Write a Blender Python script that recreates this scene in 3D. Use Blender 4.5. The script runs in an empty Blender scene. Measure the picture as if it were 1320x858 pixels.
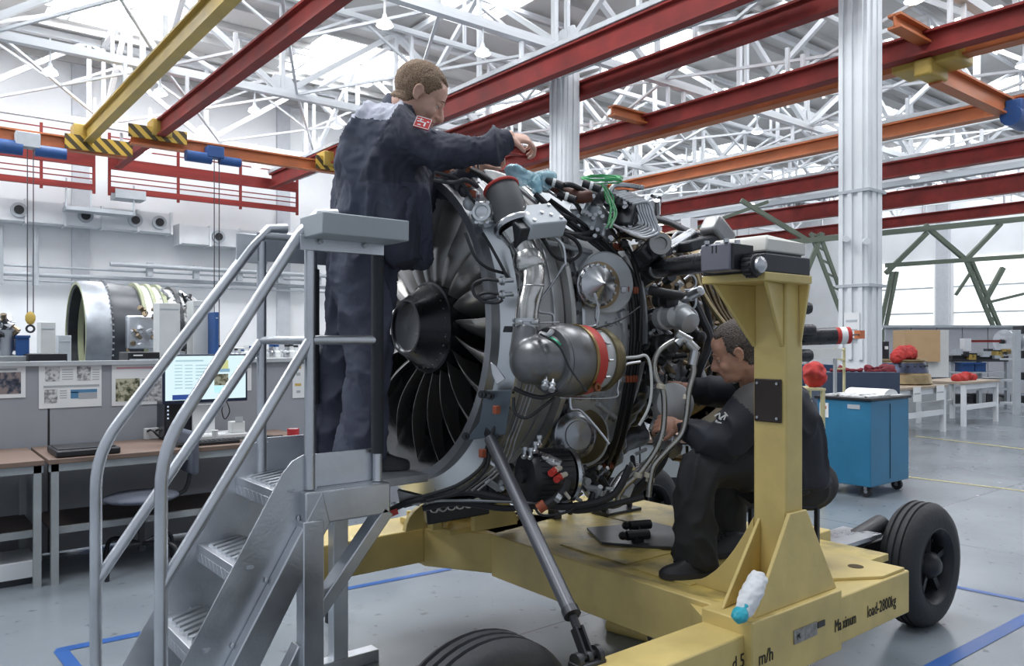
import bpy, bmesh, math, random
from math import sin, cos, pi, radians, sqrt, atan2
from mathutils import Vector as V, Matrix, noise
random.seed(7)
SC = bpy.context.scene
COL = SC.collection
# ---------------------------------------------------------------- camera, sky, light, exposure
BETA = radians(51.31); FU, FV = cos(BETA), sin(BETA); CZ = 1.45; FPX = 1009.0
cd = bpy.data.cameras.new('camera'); cam = bpy.data.objects.new('camera', cd); COL.objects.link(cam)
cam.location = (0, 0, CZ); cam.rotation_euler = (pi/2, 0, -atan2(FU, FV))
cd.sensor_width = 36; cd.lens = 36*FPX/1320; cd.shift_y = 11/1320; cd.clip_end = 300; cd.clip_start = .05
SC.camera = cam
wd = bpy.data.worlds.new('world'); SC.world = wd; wd.use_nodes = True
bg = wd.node_tree.nodes['Background']; bg.inputs[0].default_value = (.80, .88, 1, 1); bg.inputs[1].default_value = .44
def area_light(name, loc, sx, sy, power, color=(1, 1, 1), rot=(0, 0, 0)):
    l = bpy.data.lights.new(name, 'AREA'); l.shape = 'RECTANGLE'; l.size = sx; l.size_y = sy; l.energy = power; l.color = color
    o = bpy.data.objects.new(name, l); COL.objects.link(o); o.location = loc; o.rotation_euler = rot; return o
# roof lights above and behind the camera (the hall's skylights, out of the frame)
for (x, y, p) in [(-1.4, 2.8, 330), (4.6, 2.8, 240), (-1.4, 8.8, 260), (4.6, 8.8, 240), (10.6, 2.8, 160), (-7.4, 8.8, 200)]:
    area_light('skylight_daylight', (x, y, 9.55), 3.0, 3.4, p, (.94, .97, 1))
# skylights farther down the hall, seen in the frame as glowing panes
for (x, y, p) in [(-1.4, 20.8, 420), (4.6, 20.8, 420), (10.6, 20.8, 300), (4.6, 14.8, 120), (16.6, 14.8, 180), (22.6, 8.8, 160), (28.6, 2.8, 160), (34.6, 14.8, 350), (22.6, 20.8, 250)]:
    area_light('skylight_daylight', (x, y, 9.57), 2.9, 3.3, p, (.97, .98, 1))
SC.view_settings.view_transform = 'Standard'; SC.view_settings.look = 'None'
SC.view_settings.gamma = 1; SC.view_settings.exposure = 0.46; SC.view_settings.use_curve_mapping = False
SC.display_settings.display_device = 'sRGB'
# ---------------------------------------------------------------- measuring helpers (pixel -> place on a plane)
def ray(px, py):
    a = (px-660)/FPX; b = (440-py)/FPX
    return V((FU+FV*a, FV-FU*a, b))
O = V((0, 0, CZ))
def PD(px, py, d): return O+ray(px, py)*d
def PZ(px, py, z=0.0): r = ray(px, py); return O+r*((z-CZ)/r.z)
def PU(px, py, u): r = ray(px, py); return O+r*(u/r.x)
def PV(px, py, v): r = ray(px, py); return O+r*(v/r.y)
RIGHT = V((FV, -FU, 0)); FWD = V((FU, FV, 0)); UP = V((0, 0, 1))
# ---------------------------------------------------------------- materials
MATS = {}
def mat(name, col, rough=.5, metal=0., var=.12, nscale=6., bump=0., bscale=60., rvar=.15, emit=None, estr=0., alpha=1., coat=0., spec=.5, stretch=None, trans=0.):
    if name in MATS: return MATS[name]
    m = bpy.data.materials.new(name); m.use_nodes = True; nt = m.node_tree; N = nt.nodes; L = nt.links
    p = N['Principled BSDF']; p.inputs['Metallic'].default_value = metal
    p.inputs['Roughness'].default_value = rough; p.inputs['Base Color'].default_value = (*col, 1)
    p.inputs['Specular IOR Level'].default_value = spec
    if coat: p.inputs['Coat Weight'].default_value = coat; p.inputs['Coat Roughness'].default_value = .15
    if trans: p.inputs['Transmission Weight'].default_value = trans
    if alpha < 1: p.inputs['Alpha'].default_value = alpha
    if emit: p.inputs['Emission Color'].default_value = (*emit, 1); p.inputs['Emission Strength'].default_value = estr
    if var or bump or rvar:
        tc = N.new('ShaderNodeTexCoord'); src = tc.outputs['Object']
        if stretch:
            mp = N.new('ShaderNodeMapping'); mp.inputs['Scale'].default_value = stretch; L.new(src, mp.inputs[0]); src = mp.outputs[0]
        if var or rvar:
            n = N.new('ShaderNodeTexNoise'); n.inputs['Scale'].default_value = nscale; n.inputs['Detail'].default_value = 6; L.new(src, n.inputs['Vector'])
        if var:
            r = N.new('ShaderNodeValToRGB'); r.color_ramp.elements[0].position = .3; r.color_ramp.elements[1].position = .7
            r.color_ramp.elements[0].color = (*[c*(1-var) for c in col], 1); r.color_ramp.elements[1].color = (*[min(1, c*(1+var)) for c in col], 1)
            L.new(n.outputs['Fac'], r.inputs[0]); L.new(r.outputs[0], p.inputs['Base Color'])
        if rvar:
            q = N.new('ShaderNodeMapRange'); q.inputs[3].default_value = max(.02, rough-rvar); q.inputs[4].default_value = min(1, rough+rvar)
            L.new(n.outputs['Fac'], q.inputs[0]); L.new(q.outputs[0], p.inputs['Roughness'])
        if bump:
            b = N.new('ShaderNodeBump'); b.inputs['Strength'].default_value = bump; b.inputs['Distance'].default_value = .01
            n2 = N.new('ShaderNodeTexNoise'); n2.inputs['Scale'].default_value = bscale; n2.inputs['Detail'].default_value = 4
            L.new(src, n2.inputs['Vector']); L.new(n2.outputs['Fac'], b.inputs['Height']); L.new(b.outputs[0], p.inputs['Normal'])
    MATS[name] = m; return m
WHITE = mat('white_paint', (.70, .72, .74), .5, var=.06, nscale=2)
TRUSS = mat('truss_paint', (.66, .68, .70), .5, var=.1, nscale=1.5)
REDP = mat('red_crane_paint', (.21, .028, .024), .6, var=.25, nscale=2, spec=.25)
ORANGE = mat('orange_crane_paint', (.45, .135, .045), .5, var=.15, nscale=2)
YELC = mat('yellow_crane_paint', (.42, .29, .06), .5, var=.15, nscale=2)
YEL = mat('yellow_stand_paint', (.60, .465, .175), .42, var=.16, nscale=5, bump=.12, bscale=25)
BLACK = mat('black_plastic', (.012, .013, .016), .45, var=.2)
RUBBER = mat('tyre_rubber', (.018, .019, .022), .62, var=.3, nscale=9, bump=.2, bscale=40)
DARKM = mat('dark_metal', (.045, .047, .052), .38, .6, var=.3)
STEEL = mat('brushed_steel', (.52, .53, .55), .30, 1, var=.18, nscale=9)
ALU = mat('aluminium', (.60, .62, .65), .36, 1, var=.16, nscale=5, bump=.06, bscale=90)
ALUD = mat('aluminium_dull', (.36, .38, .41), .42, .9, var=.2, nscale=6)
CASE = mat('case_metal', (.30, .30, .30), .38, .85, var=.22, nscale=4)
CASEL = mat('case_paint_grey', (.50, .52, .54), .42, .2, var=.15, nscale=5)
BRONZE = mat('heat_stained_metal', (.26, .20, .13), .36, .9, var=.4, nscale=7)
GREY = mat('grey_paint', (.42, .45, .48), .5, var=.07)
SEAL = mat('orange_silicone', (.30, .07, .03), .5, var=.2)
REDS = mat('red_rubber_band', (.50, .045, .035), .5, var=.15)
PAPER = mat('paper', (.75, .76, .76), .7, var=.03, rvar=0)
# ---------------------------------------------------------------- mesh building
class MB:
    def __init__(s): s.v = []; s.f = []
    def box(s, c, size, R=None):
        c = V(c); h = V(size)/2; b = len(s.v)
        for i in range(8):
            p = V(((-1, 1)[i & 1]*h.x, (-1, 1)[(i >> 1) & 1]*h.y, (-1, 1)[(i >> 2) & 1]*h.z))
            s.v.append(c+(R @ p if R else p))
        for q in ((0, 2, 3, 1), (4, 5, 7, 6), (0, 1, 5, 4), (2, 6, 7, 3), (0, 4, 6, 2), (1, 3, 7, 5)): s.f.append([b+i for i in q])
        return s
    def box2(s, a, b): return s.box([(a[i]+b[i])/2 for i in range(3)], [abs(a[i]-b[i]) for i in range(3)])
    def bar(s, a, b, w, h=None, up=UP):
        a = V(a); b = V(b); d = b-a
        return s.box((a+b)/2, (w, h or w, d.length), frame(d, up))
    def ring(s, pts): b = len(s.v); s.v += [V(p) for p in pts]; return list(range(b, b+len(pts)))
    def skin(s, r1, r2, closed=True):
        n = len(r1)
        for i in range(n if closed else n-1): j = (i+1) % n; s.f.append([r1[i], r1[j], r2[j], r2[i]])
    def loft(s, rings, cap=True):
        R = [s.ring(r) for r in rings]
        for a, b in zip(R, R[1:]): s.skin(a, b)
        if cap: s.f.append(R[0][::-1]); s.f.append(R[-1])
        return s
    def tube(s, pts, r, seg=8, smooth=0, cap=True, sx=1.):
        pts = [V(p) for p in pts]
        if smooth and len(pts) > 2:
            rr = r if hasattr(r, '__len__') else [r]*len(pts); q = []; qr = []
            for i in range(len(pts)-1):
                p0 = pts[max(i-1, 0)]; p1 = pts[i]; p2 = pts[i+1]; p3 = pts[min(i+2, len(pts)-1)]
                for k in range(smooth):
                    t = k/smooth
                    q.append(.5*((2*p1)+(p2-p0)*t+(2*p0-5*p1+4*p2-p3)*t*t+(3*p1-p0-3*p2+p3)*t**3)); qr.append(rr[i]*(1-t)+rr[i+1]*t)
            q.append(pts[-1]); qr.append(rr[-1]); pts = q; r = qr
        rr = r if hasattr(r, '__len__') else [r]*len(pts)
        t = (pts[1]-pts[0]).normalized(); n = t.orthogonal().normalized(); rings = []
        for i, p in enumerate(pts):
            a = pts[max(i-1, 0)]; b = pts[min(i+1, len(pts)-1)]; t2 = (b-a)
            t2 = t2.normalized() if t2.length > 1e-7 else t
            n = (n-t2*n.dot(t2)); n = n.normalized() if n.length > 1e-6 else t2.orthogonal().normalized(); m = t2.cross(n); t = t2
            rings.append([p+(n*cos(2*pi*k/seg)*sx+m*sin(2*pi*k/seg))*rr[i] for k in range(seg)])
        return s.loft(rings, cap)
    def lathe(s, prof, org=(0, 0, 0), axis=(0, 0, 1), seg=24, cap=True, closed=False):
        org = V(org); ax = V(axis).normalized(); R = frame(ax); rings = []
        for (a, r) in prof: rings.append([org+ax*a+R @ V((cos(2*pi*k/seg)*r, sin(2*pi*k/seg)*r, 0)) for k in range(seg)])
        if closed:
            I = [s.ring(r) for r in rings]
            for i in range(len(I)): s.skin(I[i], I[(i+1) % len(I)])
            return s
        return s.loft(rings, cap)
    def cyl(s, a, b, r, seg=12, r2=None): return s.loft_cyl(V(a), V(b), r, r if r2 is None else r2, seg)
    def loft_cyl(s, a, b, r1, r2, seg):
        R = frame(b-a)
        return s.loft([[p+R @ V((cos(2*pi*k/seg)*r, sin(2*pi*k/seg)*r, 0)) for k in range(seg)] for p, r in ((a, r1), (b, r2))])
    def ball(s, c, r, seg=12, R=None):
        c = V(c); r = V(r) if hasattr(r, '__len__') else V((r, r, r)); rings = []; n = max(4, seg//2)
        for i in range(n+1):
            th = pi*max(.03, min(i, n-.03*0+0))/n if 0 else pi*i/n; th = min(max(th, .05), pi-.05)
            rings.append([c+(lambda q: R @ q if R else q)(V((sin(th)*cos(2*pi*k/seg)*r.x, sin(th)*sin(2*pi*k/seg)*r.y, -cos(th)*r.z))) for k in range(seg)])
        return s.loft(rings)
    def prism(s, poly, vec):
        vec = V(vec); a = s.ring(poly); b = s.ring([V(p)+vec for p in poly]); s.skin(a, b); s.f.append(a[::-1]); s.f.append(b); return s
    def quad(s, *p): b = len(s.v); s.v += [V(q) for q in p]; s.f.append(list(range(b, b+len(p)))); return s
    def torus(s, c, axis, R, r, seg=24, ms=6):
        c = V(c); F = frame(V(axis)); I = []
        for k in range(seg):
            t = 2*pi*k/seg; I.append(s.ring([c+F @ V(((R+r*cos(2*pi*j/ms))*cos(t), (R+r*cos(2*pi*j/ms))*sin(t), r*sin(2*pi*j/ms))) for j in range(ms)]))
        for k in range(seg): s.skin(I[k], I[(k+1) % seg])
        return s
    def mesh(s, name, m, smooth=True, ang=40):
        me = bpy.data.meshes.new(name); me.from_pydata([tuple(p) for p in s.v], [], s.f)
        bm = bmesh.new(); bm.from_mesh(me); bmesh.ops.recalc_face_normals(bm, faces=bm.faces); bm.to_mesh(me); bm.free()
        for mm in (m if isinstance(m, (list, tuple)) else [m]): me.materials.append(mm)
        if smooth:
            me.polygons.foreach_set('use_smooth', [True]*len(me.polygons)); me.set_sharp_from_angle(angle=radians(ang))
        return me
    def build(s, name, m, parent=None, bevel=0, **kw):
        o = link(bpy.data.objects.new(name, s.mesh(name, m, **kw)), parent)
        if bevel:
            b = o.modifiers.new('bevel', 'BEVEL'); b.width = bevel; b.segments = 2; b.limit_method = 'ANGLE'; b.angle_limit = radians(50)
        return o
def frame(d, up=UP):
    z = V(d).normalized(); x = V(up).cross(z)
    if x.length < 1e-4: x = V((1, 0, 0)).cross(z) if abs(z.x) < .9 else V((0, 1, 0)).cross(z)
    x.normalize(); y = z.cross(x); return Matrix((x, y, z)).transposed()
def link(o, parent=None):
    COL.objects.link(o)
    if parent is not None:
        o.parent = parent
        pm = parent.matrix_basis
        if parent.parent is not None: pm = parent.parent.matrix_basis @ pm if parent.parent.type == 'EMPTY' else pm
        o.matrix_parent_inverse = WM(parent).inverted()
    return o
def WM(o):
    m = o.matrix_basis.copy()
    if o.parent is not None: m = WM(o.parent) @ o.matrix_parent_inverse @ m
    return m
def tag(o, label=None, cat=None, group=None, kind=None):
    if label: o['label'] = label
    if cat: o['category'] = cat
    if group: o['group'] = group
    if kind: o['kind'] = kind
    return o
def empty(name, loc, label, cat, group=None, rz=0):
    o = bpy.data.objects.new(name, None); COL.objects.link(o); o.location = loc; o.rotation_euler = (0, 0, rz); o.empty_display_size = .1
    return tag(o, label, cat, group)
def struct(o): o['kind'] = 'structure'; return o
_unit = {}
def bar(parent, name, a, b, w, m, h=None, up=UP):
    'a straight member between two points, shares one box mesh per material'
    if m.name not in _unit: _unit[m.name] = MB().box((0, 0, 0), (1, 1, 1)).mesh('member', m, smooth=False)
    a = V(a); b = V(b); d = b-a
    o = bpy.data.objects.new(name, _unit[m.name]); M = frame(d, up).to_4x4(); M.translation = (a+b)/2
    S = Matrix.Diagonal((w, h or w, d.length, 1)); link(o, parent); o.matrix_basis = M @ S
    return o
def copy_tree(o, parent=None):
    c = o.copy(); COL.objects.link(c)
    if parent is not None: c.parent = parent
    for ch in [x for x in bpy.data.objects if x.parent == o]: copy_tree(ch, c)
    return c
def fuse(mbs, voxel, smooth=2, fac=.5):
    'voxel-unite closed pieces into one continuous mesh, returned as a bmesh-ready Mesh'
    mb = MB()
    for q in (mbs if isinstance(mbs, list) else [mbs]):
        b = len(mb.v); mb.v += q.v; mb.f += [[i+b for i in f] for f in q.f]
    me = mb.mesh('tmp', BLACK, smooth=False); o = bpy.data.objects.new('tmp', me); COL.objects.link(o)
    r = o.modifiers.new('r', 'REMESH'); r.mode = 'VOXEL'; r.voxel_size = voxel
    if smooth: s = o.modifiers.new('s', 'SMOOTH'); s.iterations = smooth; s.factor = fac
    dg = bpy.context.evaluated_depsgraph_get(); dg.update(); ev = o.evaluated_get(dg); out = bpy.data.meshes.new_from_object(ev)
    bpy.data.objects.remove(o); bpy.data.meshes.remove(me); out.materials.clear(); return out
def finish(me, name, mats, parent, matfn=None, disp=None):
    me.name = name
    for m in (mats if isinstance(mats, (list, tuple)) else [mats]): me.materials.append(m)
    if disp:
        nr = [v.normal.copy() for v in me.vertices]
        for v, n in zip(me.vertices, nr): v.co = disp(v.co.copy(), n)
    if matfn:
        for p in me.polygons: p.material_index = matfn(p.center, p.normal)
    me.polygons.foreach_set('use_smooth', [True]*len(me.polygons)); me.update()
    return link(bpy.data.objects.new(name, me), parent)
def text_mesh(s, size, depth=.0008):
    c = bpy.data.curves.new('t', 'FONT'); c.body = s; c.size = size; c.extrude = depth; c.resolution_u = 3
    o = bpy.data.objects.new('t', c); COL.objects.link(o); dg = bpy.context.evaluated_depsgraph_get(); dg.update()
    me = bpy.data.meshes.new_from_object(o.evaluated_get(dg)); bpy.data.objects.remove(o); bpy.data.curves.remove(c); return me
def lettering(s, size, loc, xdir, updir, m, parent, name='lettering', sx=1.):
    me = text_mesh(s, size); x = V(xdir).normalized(); y = V(updir).normalized(); z = x.cross(y)
    M = Matrix((x*sx, y, z)).transposed().to_4x4(); M.translation = V(loc); me.transform(M); me.materials.clear(); me.materials.append(m); me.name = name
    return link(bpy.data.objects.new(name, me), parent)
# ================================================================= THE HALL
def floor_mat():
    m = bpy.data.materials.new('epoxy_floor'); m.use_nodes = True; N = m.node_tree.nodes; L = m.node_tree.links; p = N['Principled BSDF']
    tc = N.new('ShaderNodeTexCoord'); n = N.new('ShaderNodeTexNoise'); n.inputs['Scale'].default_value = .8; n.inputs['Detail'].default_value = 9; L.new(tc.outputs['Object'], n.inputs[0])
    r = N.new('ShaderNodeValToRGB'); r.color_ramp.elements[0].color = (.165, .19, .215, 1); r.color_ramp.elements[1].color = (.225, .25, .275, 1); r.color_ramp.elements[0].position = .35; r.color_ramp.elements[1].position = .65
    L.new(n.outputs[0], r.inputs[0]); br = N.new('ShaderNodeTexBrick'); br.offset = 0; br.inputs['Scale'].default_value = 1; br.inputs['Brick Width'].default_value = 6; br.inputs['Row Height'].default_value = 3
    br.inputs['Mortar Size'].default_value = .006; br.inputs['Color1'].default_value = br.inputs['Color2'].default_value = (1, 1, 1, 1); br.inputs['Mortar'].default_value = (.55, .55, .55, 1)
    L.new(tc.outputs['Object'], br.inputs[0]); mx = N.new('ShaderNodeMix'); mx.data_type = 'RGBA'; mx.blend_type = 'MULTIPLY'; mx.inputs[0].default_value = 1
    L.new(r.outputs[0], mx.inputs[6]); L.new(br.outputs[0], mx.inputs[7])
    s = N.new('ShaderNodeTexNoise'); s.inputs['Scale'].default_value = 14; s.inputs['Detail'].default_value = 8; L.new(tc.outputs['Object'], s.inputs[0])
    sr = N.new('ShaderNodeValToRGB'); sr.color_ramp.elements[0].position = .28; sr.color_ramp.elements[0].color = (.6, .6, .6, 1); sr.color_ramp.elements[1].position = .36; L.new(s.outputs[0], sr.inputs[0])
    m2 = N.new('ShaderNodeMix'); m2.data_type = 'RGBA'; m2.blend_type = 'MULTIPLY'; m2.inputs[0].default_value = 1; L.new(mx.outputs[2], m2.inputs[6]); L.new(sr.outputs[0], m2.inputs[7]); L.new(m2.outputs[2], p.inputs['Base Color'])
    q = N.new('ShaderNodeMapRange'); q.inputs[3].default_value = .14; q.inputs[4].default_value = .34; L.new(n.outputs[0], q.inputs[0]); L.new(q.outputs[0], p.inputs['Roughness'])
    return m
struct(MB().box2((-10, -8, -.1), (44, 28, 0)).build('floor', floor_mat(), smooth=False))
WALLM = mat('white_wall', (.80, .81, .82), .7, var=.06, nscale=.6)
VW = 25.6; UW = 42.0
struct(MB().box2((-10, VW, 0), (44, VW+.3, 10)).build('wall_back', WALLM, smooth=False))
struct(MB().box2((UW, -8, 0), (UW+.3, VW, 10)).build('wall_right', WALLM, smooth=False))
# roof: slabs with real openings filled by glowing skylight panes
ROOFM = mat('roof_slab', (.50, .50, .49), .8, var=.08, nscale=.7)
PANE = mat('skylight_pane', (.9, .93, 1), .5, var=0, rvar=0, emit=(.93, .96, 1), estr=3.4)
ZR = 9.6
sky_u = [-7.4+6*k for k in range(9)]; sky_v = [-3.2+6*k for k in range(5)]   # centres
roof = MB(); SWU, SWV = 1.5, 1.75
ue = [-10]; 
for u in sky_u: ue += [u-SWU, u+SWU]
ue.append(44); ve = [-8]
for v in sky_v: ve += [v-SWV, v+SWV]
ve.append(26)
for i in range(len(ue)-1):
    if i % 2 == 0: roof.box2((ue[i], -8, ZR), (ue[i+1], 26, ZR+.25))
    else:
        for j in range(0, len(ve)-1, 2): roof.box2((ue[i], ve[j], ZR), (ue[i+1], ve[j+1], ZR+.25))
struct(roof.build('ceiling', ROOFM, smooth=False))
ribs = MB()
for k in range(24):
    v = -4.5+1.3*k
    for i in range(len(ue)-1):
        hit = i % 2 == 1 and any(abs(v-s) < SWV+.05 for s in sky_v)
        if not hit and v > 4: ribs.box2((ue[i], v-.05, ZR-.16), (ue[i+1], v+.05, ZR+.01))
struct(ribs.build('trim_1', ROOFM, smooth=False))
n = 0
for u in sky_u:
    for v in sky_v:
        if v > 6 or u > 6:
            n += 1; o = MB().box2((u-SWU, v-SWV, ZR+.05), (u+SWU, v+SWV, ZR+.1)); o = struct(o.build('window_%d' % n, PANE, smooth=False))
            for k in (-.5, .5): bar(o, 'glazing_bar', (u+SWU*k*1.33, v-SWV, ZR+.02), (u+SWU*k*1.33, v+SWV, ZR+.02), .06, TRUSS)
# pilasters / panel joints on the walls
for k in range(9):
    u = -8+6.1*k; struct(MB().box2((u, VW-.12, 0), (u+.45, VW, 10)).build('trim_%d' % (10+k), mat('pilaster_grey', (.52, .54, .57), .6, var=.05), smooth=False))
for k in range(7):
    v = -6+4.6*k; struct(MB().box2((UW-.3, v, 0), (UW, v+.6, 10)).build('trim_%d' % (30+k), MATS['pilaster_grey'], smooth=False))
SHUT = mat('glowing_shutter_panel', (.8, .82, .84), .6, var=.02, rvar=0, emit=(.93, .95, .92), estr=.6)  # white shutter panels on the far wall, their brightness added as emission
for k in range(6):
    v = -5.2+4.6*k; w = struct(MB().box2((UW-.1, v, .4), (UW-.02, v+3.6, 5.6)).build('window_%d' % (70+k), SHUT, smooth=False))
    for z in (2.9, 4.2): bar(w, 'transom', (UW-.14, v, z), (UW-.14, v+3.6, z), .07, GREY)
# columns
CU = 10.65
def column(v, label, u=CU, w=.42, h=7.0, plain=False):
    t = empty('support_column', (u, v, 0), label, 'column')
    MB().box2((u-w*.5, v-w*.5, 0), (u+w*.5, v+w*.5, h)).build('shaft', WHITE, t, bevel=.015)
    if not plain:
        for du in (-.13, .02): MB().box2((u+du, v-w*.5-.03, 0), (u+du+.10, v-w*.5, h-.1)).build('conduit', WHITE, t)
        for dv in (-.15, 0, .13): MB().box2((u-w*.5-.035, v+dv, 1.2), (u-w*.5, v+dv+.06, h-.2)).build('conduit', WHITE, t)
        for z in (.9, 2.2, 3.5): MB().box2((u-w*.5-.045, v-w*.5-.045, z), (u+w*.5+.02, v+w*.5+.02, z+.04)).build('band', GREY, t)
    return t
c1 = column(5.5, 'big white steel column with conduits behind the blue cart')
c2 = column(11.6, 'white column rising behind the engine near the middle of the hall')
c3 = column(17.7, 'white column beyond the working man on the far left column line')
column(15.3, 'slim white column standing far off above the rear of the engine', u=19.2, w=.36, h=5.2, plain=True)
column(7.0, 'far white column at the right beyond the machine rack', u=24.5, w=.42, h=6.2, plain=True)
for i, (px, py) in enumerate([(1090, 308), (1146, 308)]):
    q = empty('security_camera', PU(px, py, CU-.27), ['white camera on the left side of the big column', 'white camera on the right side of the big column'][i], 'camera')
    p = PU(px, py, CU-.25); p.y = min(max(p.y, 5.30), 5.66); MB().cyl(p, p+V((-.16, -.1, -.02)), .045, 10).build('housing', WHITE, q); MB().cyl(p, p+V((.1, .06, .02)), .02, 8).build('bracket', WHITE, q)
# notices and box on the big column
q = MB().box2((CU-.262, 5.38, 1.5), (CU-.256, 5.60, 1.85)).build('notice_sheet', PAPER); tag(q, 'white notice sheets taped high on the big white column', 'notice')
MB().box2((CU-.266, 5.41, 1.72), (CU-.262, 5.57, 1.75)).build('heading', GREY, q)
MB().box2((CU-.266, 5.41, 1.60), (CU-.262, 5.57, 1.62)).build('heading', GREY, q)
# ---- crane runway beams (run away from the camera) and bridges
def ibeam(parent, a, b, h, w, m, name='beam'):
    a = V(a); b = V(b); d = (b-a).normalized(); s = d.cross(UP).normalized()
    M = MB(); M.bar(a, b, h, .025, up=s if 0 else UP) if 0 else None
    for dz, hh, ww in ((0, h, .03), (h/2, .04, w), (-h/2, .04, w)):
        M.box((a+b)/2+UP*dz, ((b-a).length if abs(d.x) > .5 else ww, (b-a).length if abs(d.y) > .5 else ww, hh))
    return M.build(name, m, parent, smooth=False)
def ku(k, z): return (z-CZ)*FV/k       # a runway whose picture slope is k hangs at this u
YB0, YB1 = 2.5, 24.3
runs = [(1.02, 6.5, YELC, 22.3, .36, 'yellow crane runway beam at the far left of the ceiling'),
        (.774, 6.5, REDP, 24.0, .36, 'red crane runway beam left of the standing man'),
        (.414, 6.5, REDP, 24.0, .40, 'thick red runway beam rising over the engine'),
        (.360, 6.5, REDP, 20.0, .30, 'thinner red runway beam just right of the thick one'),
        (.2855, 6.5, REDP, 22, .34, 'red runway beam passing behind the big column, uppermost'),
        (.272, 6.45, ORANGE, 22, .26, 'orange runway rail just under the uppermost red beam behind the column'),
        (.209, 6.5, ORANGE, 24, .30, 'orange runway beam with grey cable tray across the middle right'),
        (.170, 6.5, REDP, 24, .42, 'red runway beam behind the column, second tier right'),
        (.140, 6.5, REDP, 24, .55, 'wide red runway beam low on the right'),
        (.118, 6.5, REDP, 24, .4, 'lowest and farthest red runway beam on the right')]
for k, z, m, y1, h, lab in runs:
    u = ku(k, z); t = empty('crane_runway', (u, 10, z), lab, 'crane beam')
    ibeam(t, (u, -6 if u > 11.4 else YB0 if u < 9 else 4.8 if u < 10.3 else 2, z), (u, y1, z), h, .2 if u < 13 else .28, m)
    if k in (.414, .209, .170): MB().box2((u-.13, -6 if u > 11.4 else 4.8, z+h/2+.03), (u+.10, y1, z+h/2+.12)).build('top_rail', mat('rail_grey_white', (.5, .52, .54), .45), t, smooth=False)
    for v in [x for x in (5.6, 8.6, 11.6, 14.6, 17.6, 20.6, 23.6) if x < y1]: bar(t, 'hanger', (u, v, z+h/2), (u, v, 7.2), .07, TRUSS)
# short stub rails along the tops of far runways
def bridge(p0, p1, m, lab, h=.3):
    t = empty('crane_bridge', p0, lab, 'crane beam'); ibeam(t, p0, p1, h, .22, m)
    return t
STR = bpy.data.materials.new('hazard_stripes'); STR.use_nodes = True
_N = STR.node_tree.nodes; _L = STR.node_tree.links; _t = _N.new('ShaderNodeTexCoord'); _w = _N.new('ShaderNodeTexWave'); _w.bands_direction = 'DIAGONAL'; _w.inputs['Scale'].default_value = 2.2
_r = _N.new('ShaderNodeValToRGB'); _r.color_ramp.interpolation = 'CONSTANT'; _r.color_ramp.elements[1].position = .5; _r.color_ramp.elements[0].color = (.05, .035, .01, 1); _r.color_ramp.elements[1].color = (.55, .36, .05, 1)
_L.new(_t.outputs['Object'], _w.inputs[0]); _L.new(_w.outputs[0], _r.inputs[0]); _L.new(_r.outputs[0], _N['Principled BSDF'].inputs['Base Color'])
u1, u2, u3 = ku(1.02, 6.5), ku(.774, 6.5), ku(.414, 6.5)
b1 = bridge((-4, 21.6, 6.25), (u1+.9, 21.6, 6.25), ORANGE, 'orange crane bridge at far left with blue hoist')
b2 = bridge((u2-.6, 19.9, 6.22), (u3+.3, 19.9, 6.22), ORANGE, 'orange crane bridge left of the standing man', .26)
MB().box2((u1-.5, 21.4, 6.1), (u1+1.0, 21.35, 6.45)).build('striped_end', STR, b1, smooth=False)
MB().box2((u1-.3, 21.4, 6.35), (u1+.3, 21.9, 6.75)).build('end_carriage', YELC, b1, bevel=.03)
MB().box2((u2-.7, 19.7, 6.2), (u2+.6, 19.66, 6.5)).build('striped_end', STR, b2, smooth=False)
MB().box2((u2-.2, 19.6, 6.3), (u2+.25, 20.1, 6.7)).build('end_carriage', YELC, b2, bevel=.03)
MB().box2((u3-.5, 19.7, 6.1), (u3+.9, 19.66, 6.45)).build('striped_end', STR, b2, smooth=False)
MB().box2((u3-.3, 19.6, 6.2), (u3+.2, 20.1, 6.6)).build('end_carriage', YELC, b2, bevel=.03)
BLUEH = mat('blue_hoist_paint', (.015, .07, .23), .45, var=.1)
for (uu, vv, zz, lab, cable, s) in [(2.6, 21.6, 5.95, 'blue electric hoist with grey box on the far left crane bridge', 1, 1.), (6.35, 19.9, 5.95, 'blue electric hoist on the orange bridge left of the man', 1, .8)]:
    t = empty('electric_hoist', (uu, vv, zz), lab, 'hoist')
    MB().cyl((uu-.85*s, vv-.2, zz), (uu-.1*s, vv-.2, zz), .17*s, 12).build('motor', BLUEH, t); MB().cyl((uu+.15*s, vv-.2, zz), (uu+.8*s, vv-.2, zz), .14*s, 12).build('drum', BLUEH, t)
    MB().box((uu, vv-.2, zz+.2*s), (.5*s, .3, .35*s)).build('control_box', GREY if s == 1 else BLUEH, t, bevel=.02)
    zh = 2.0 if s == 1 else 1.2; MB().tube([(uu, vv-.2, zz), (uu, vv-.2, zh)], .012, 5).build('cable', DARKM, t)
    MB().tube([(uu+.12, vv-.2, zz), (uu+.12, vv-.2, zh)], .012, 5).build('cable', DARKM, t)
    hk = MB().ball((uu+.06, vv-.2, zh), (.11, .06, .16), 10).build('hook_block', YELC, t)
    MB().torus((uu+.06, vv-.2, zh-.25), (0, 1, 0), .08, .025, 12, 6).build('hook', DARKM, hk)
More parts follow.
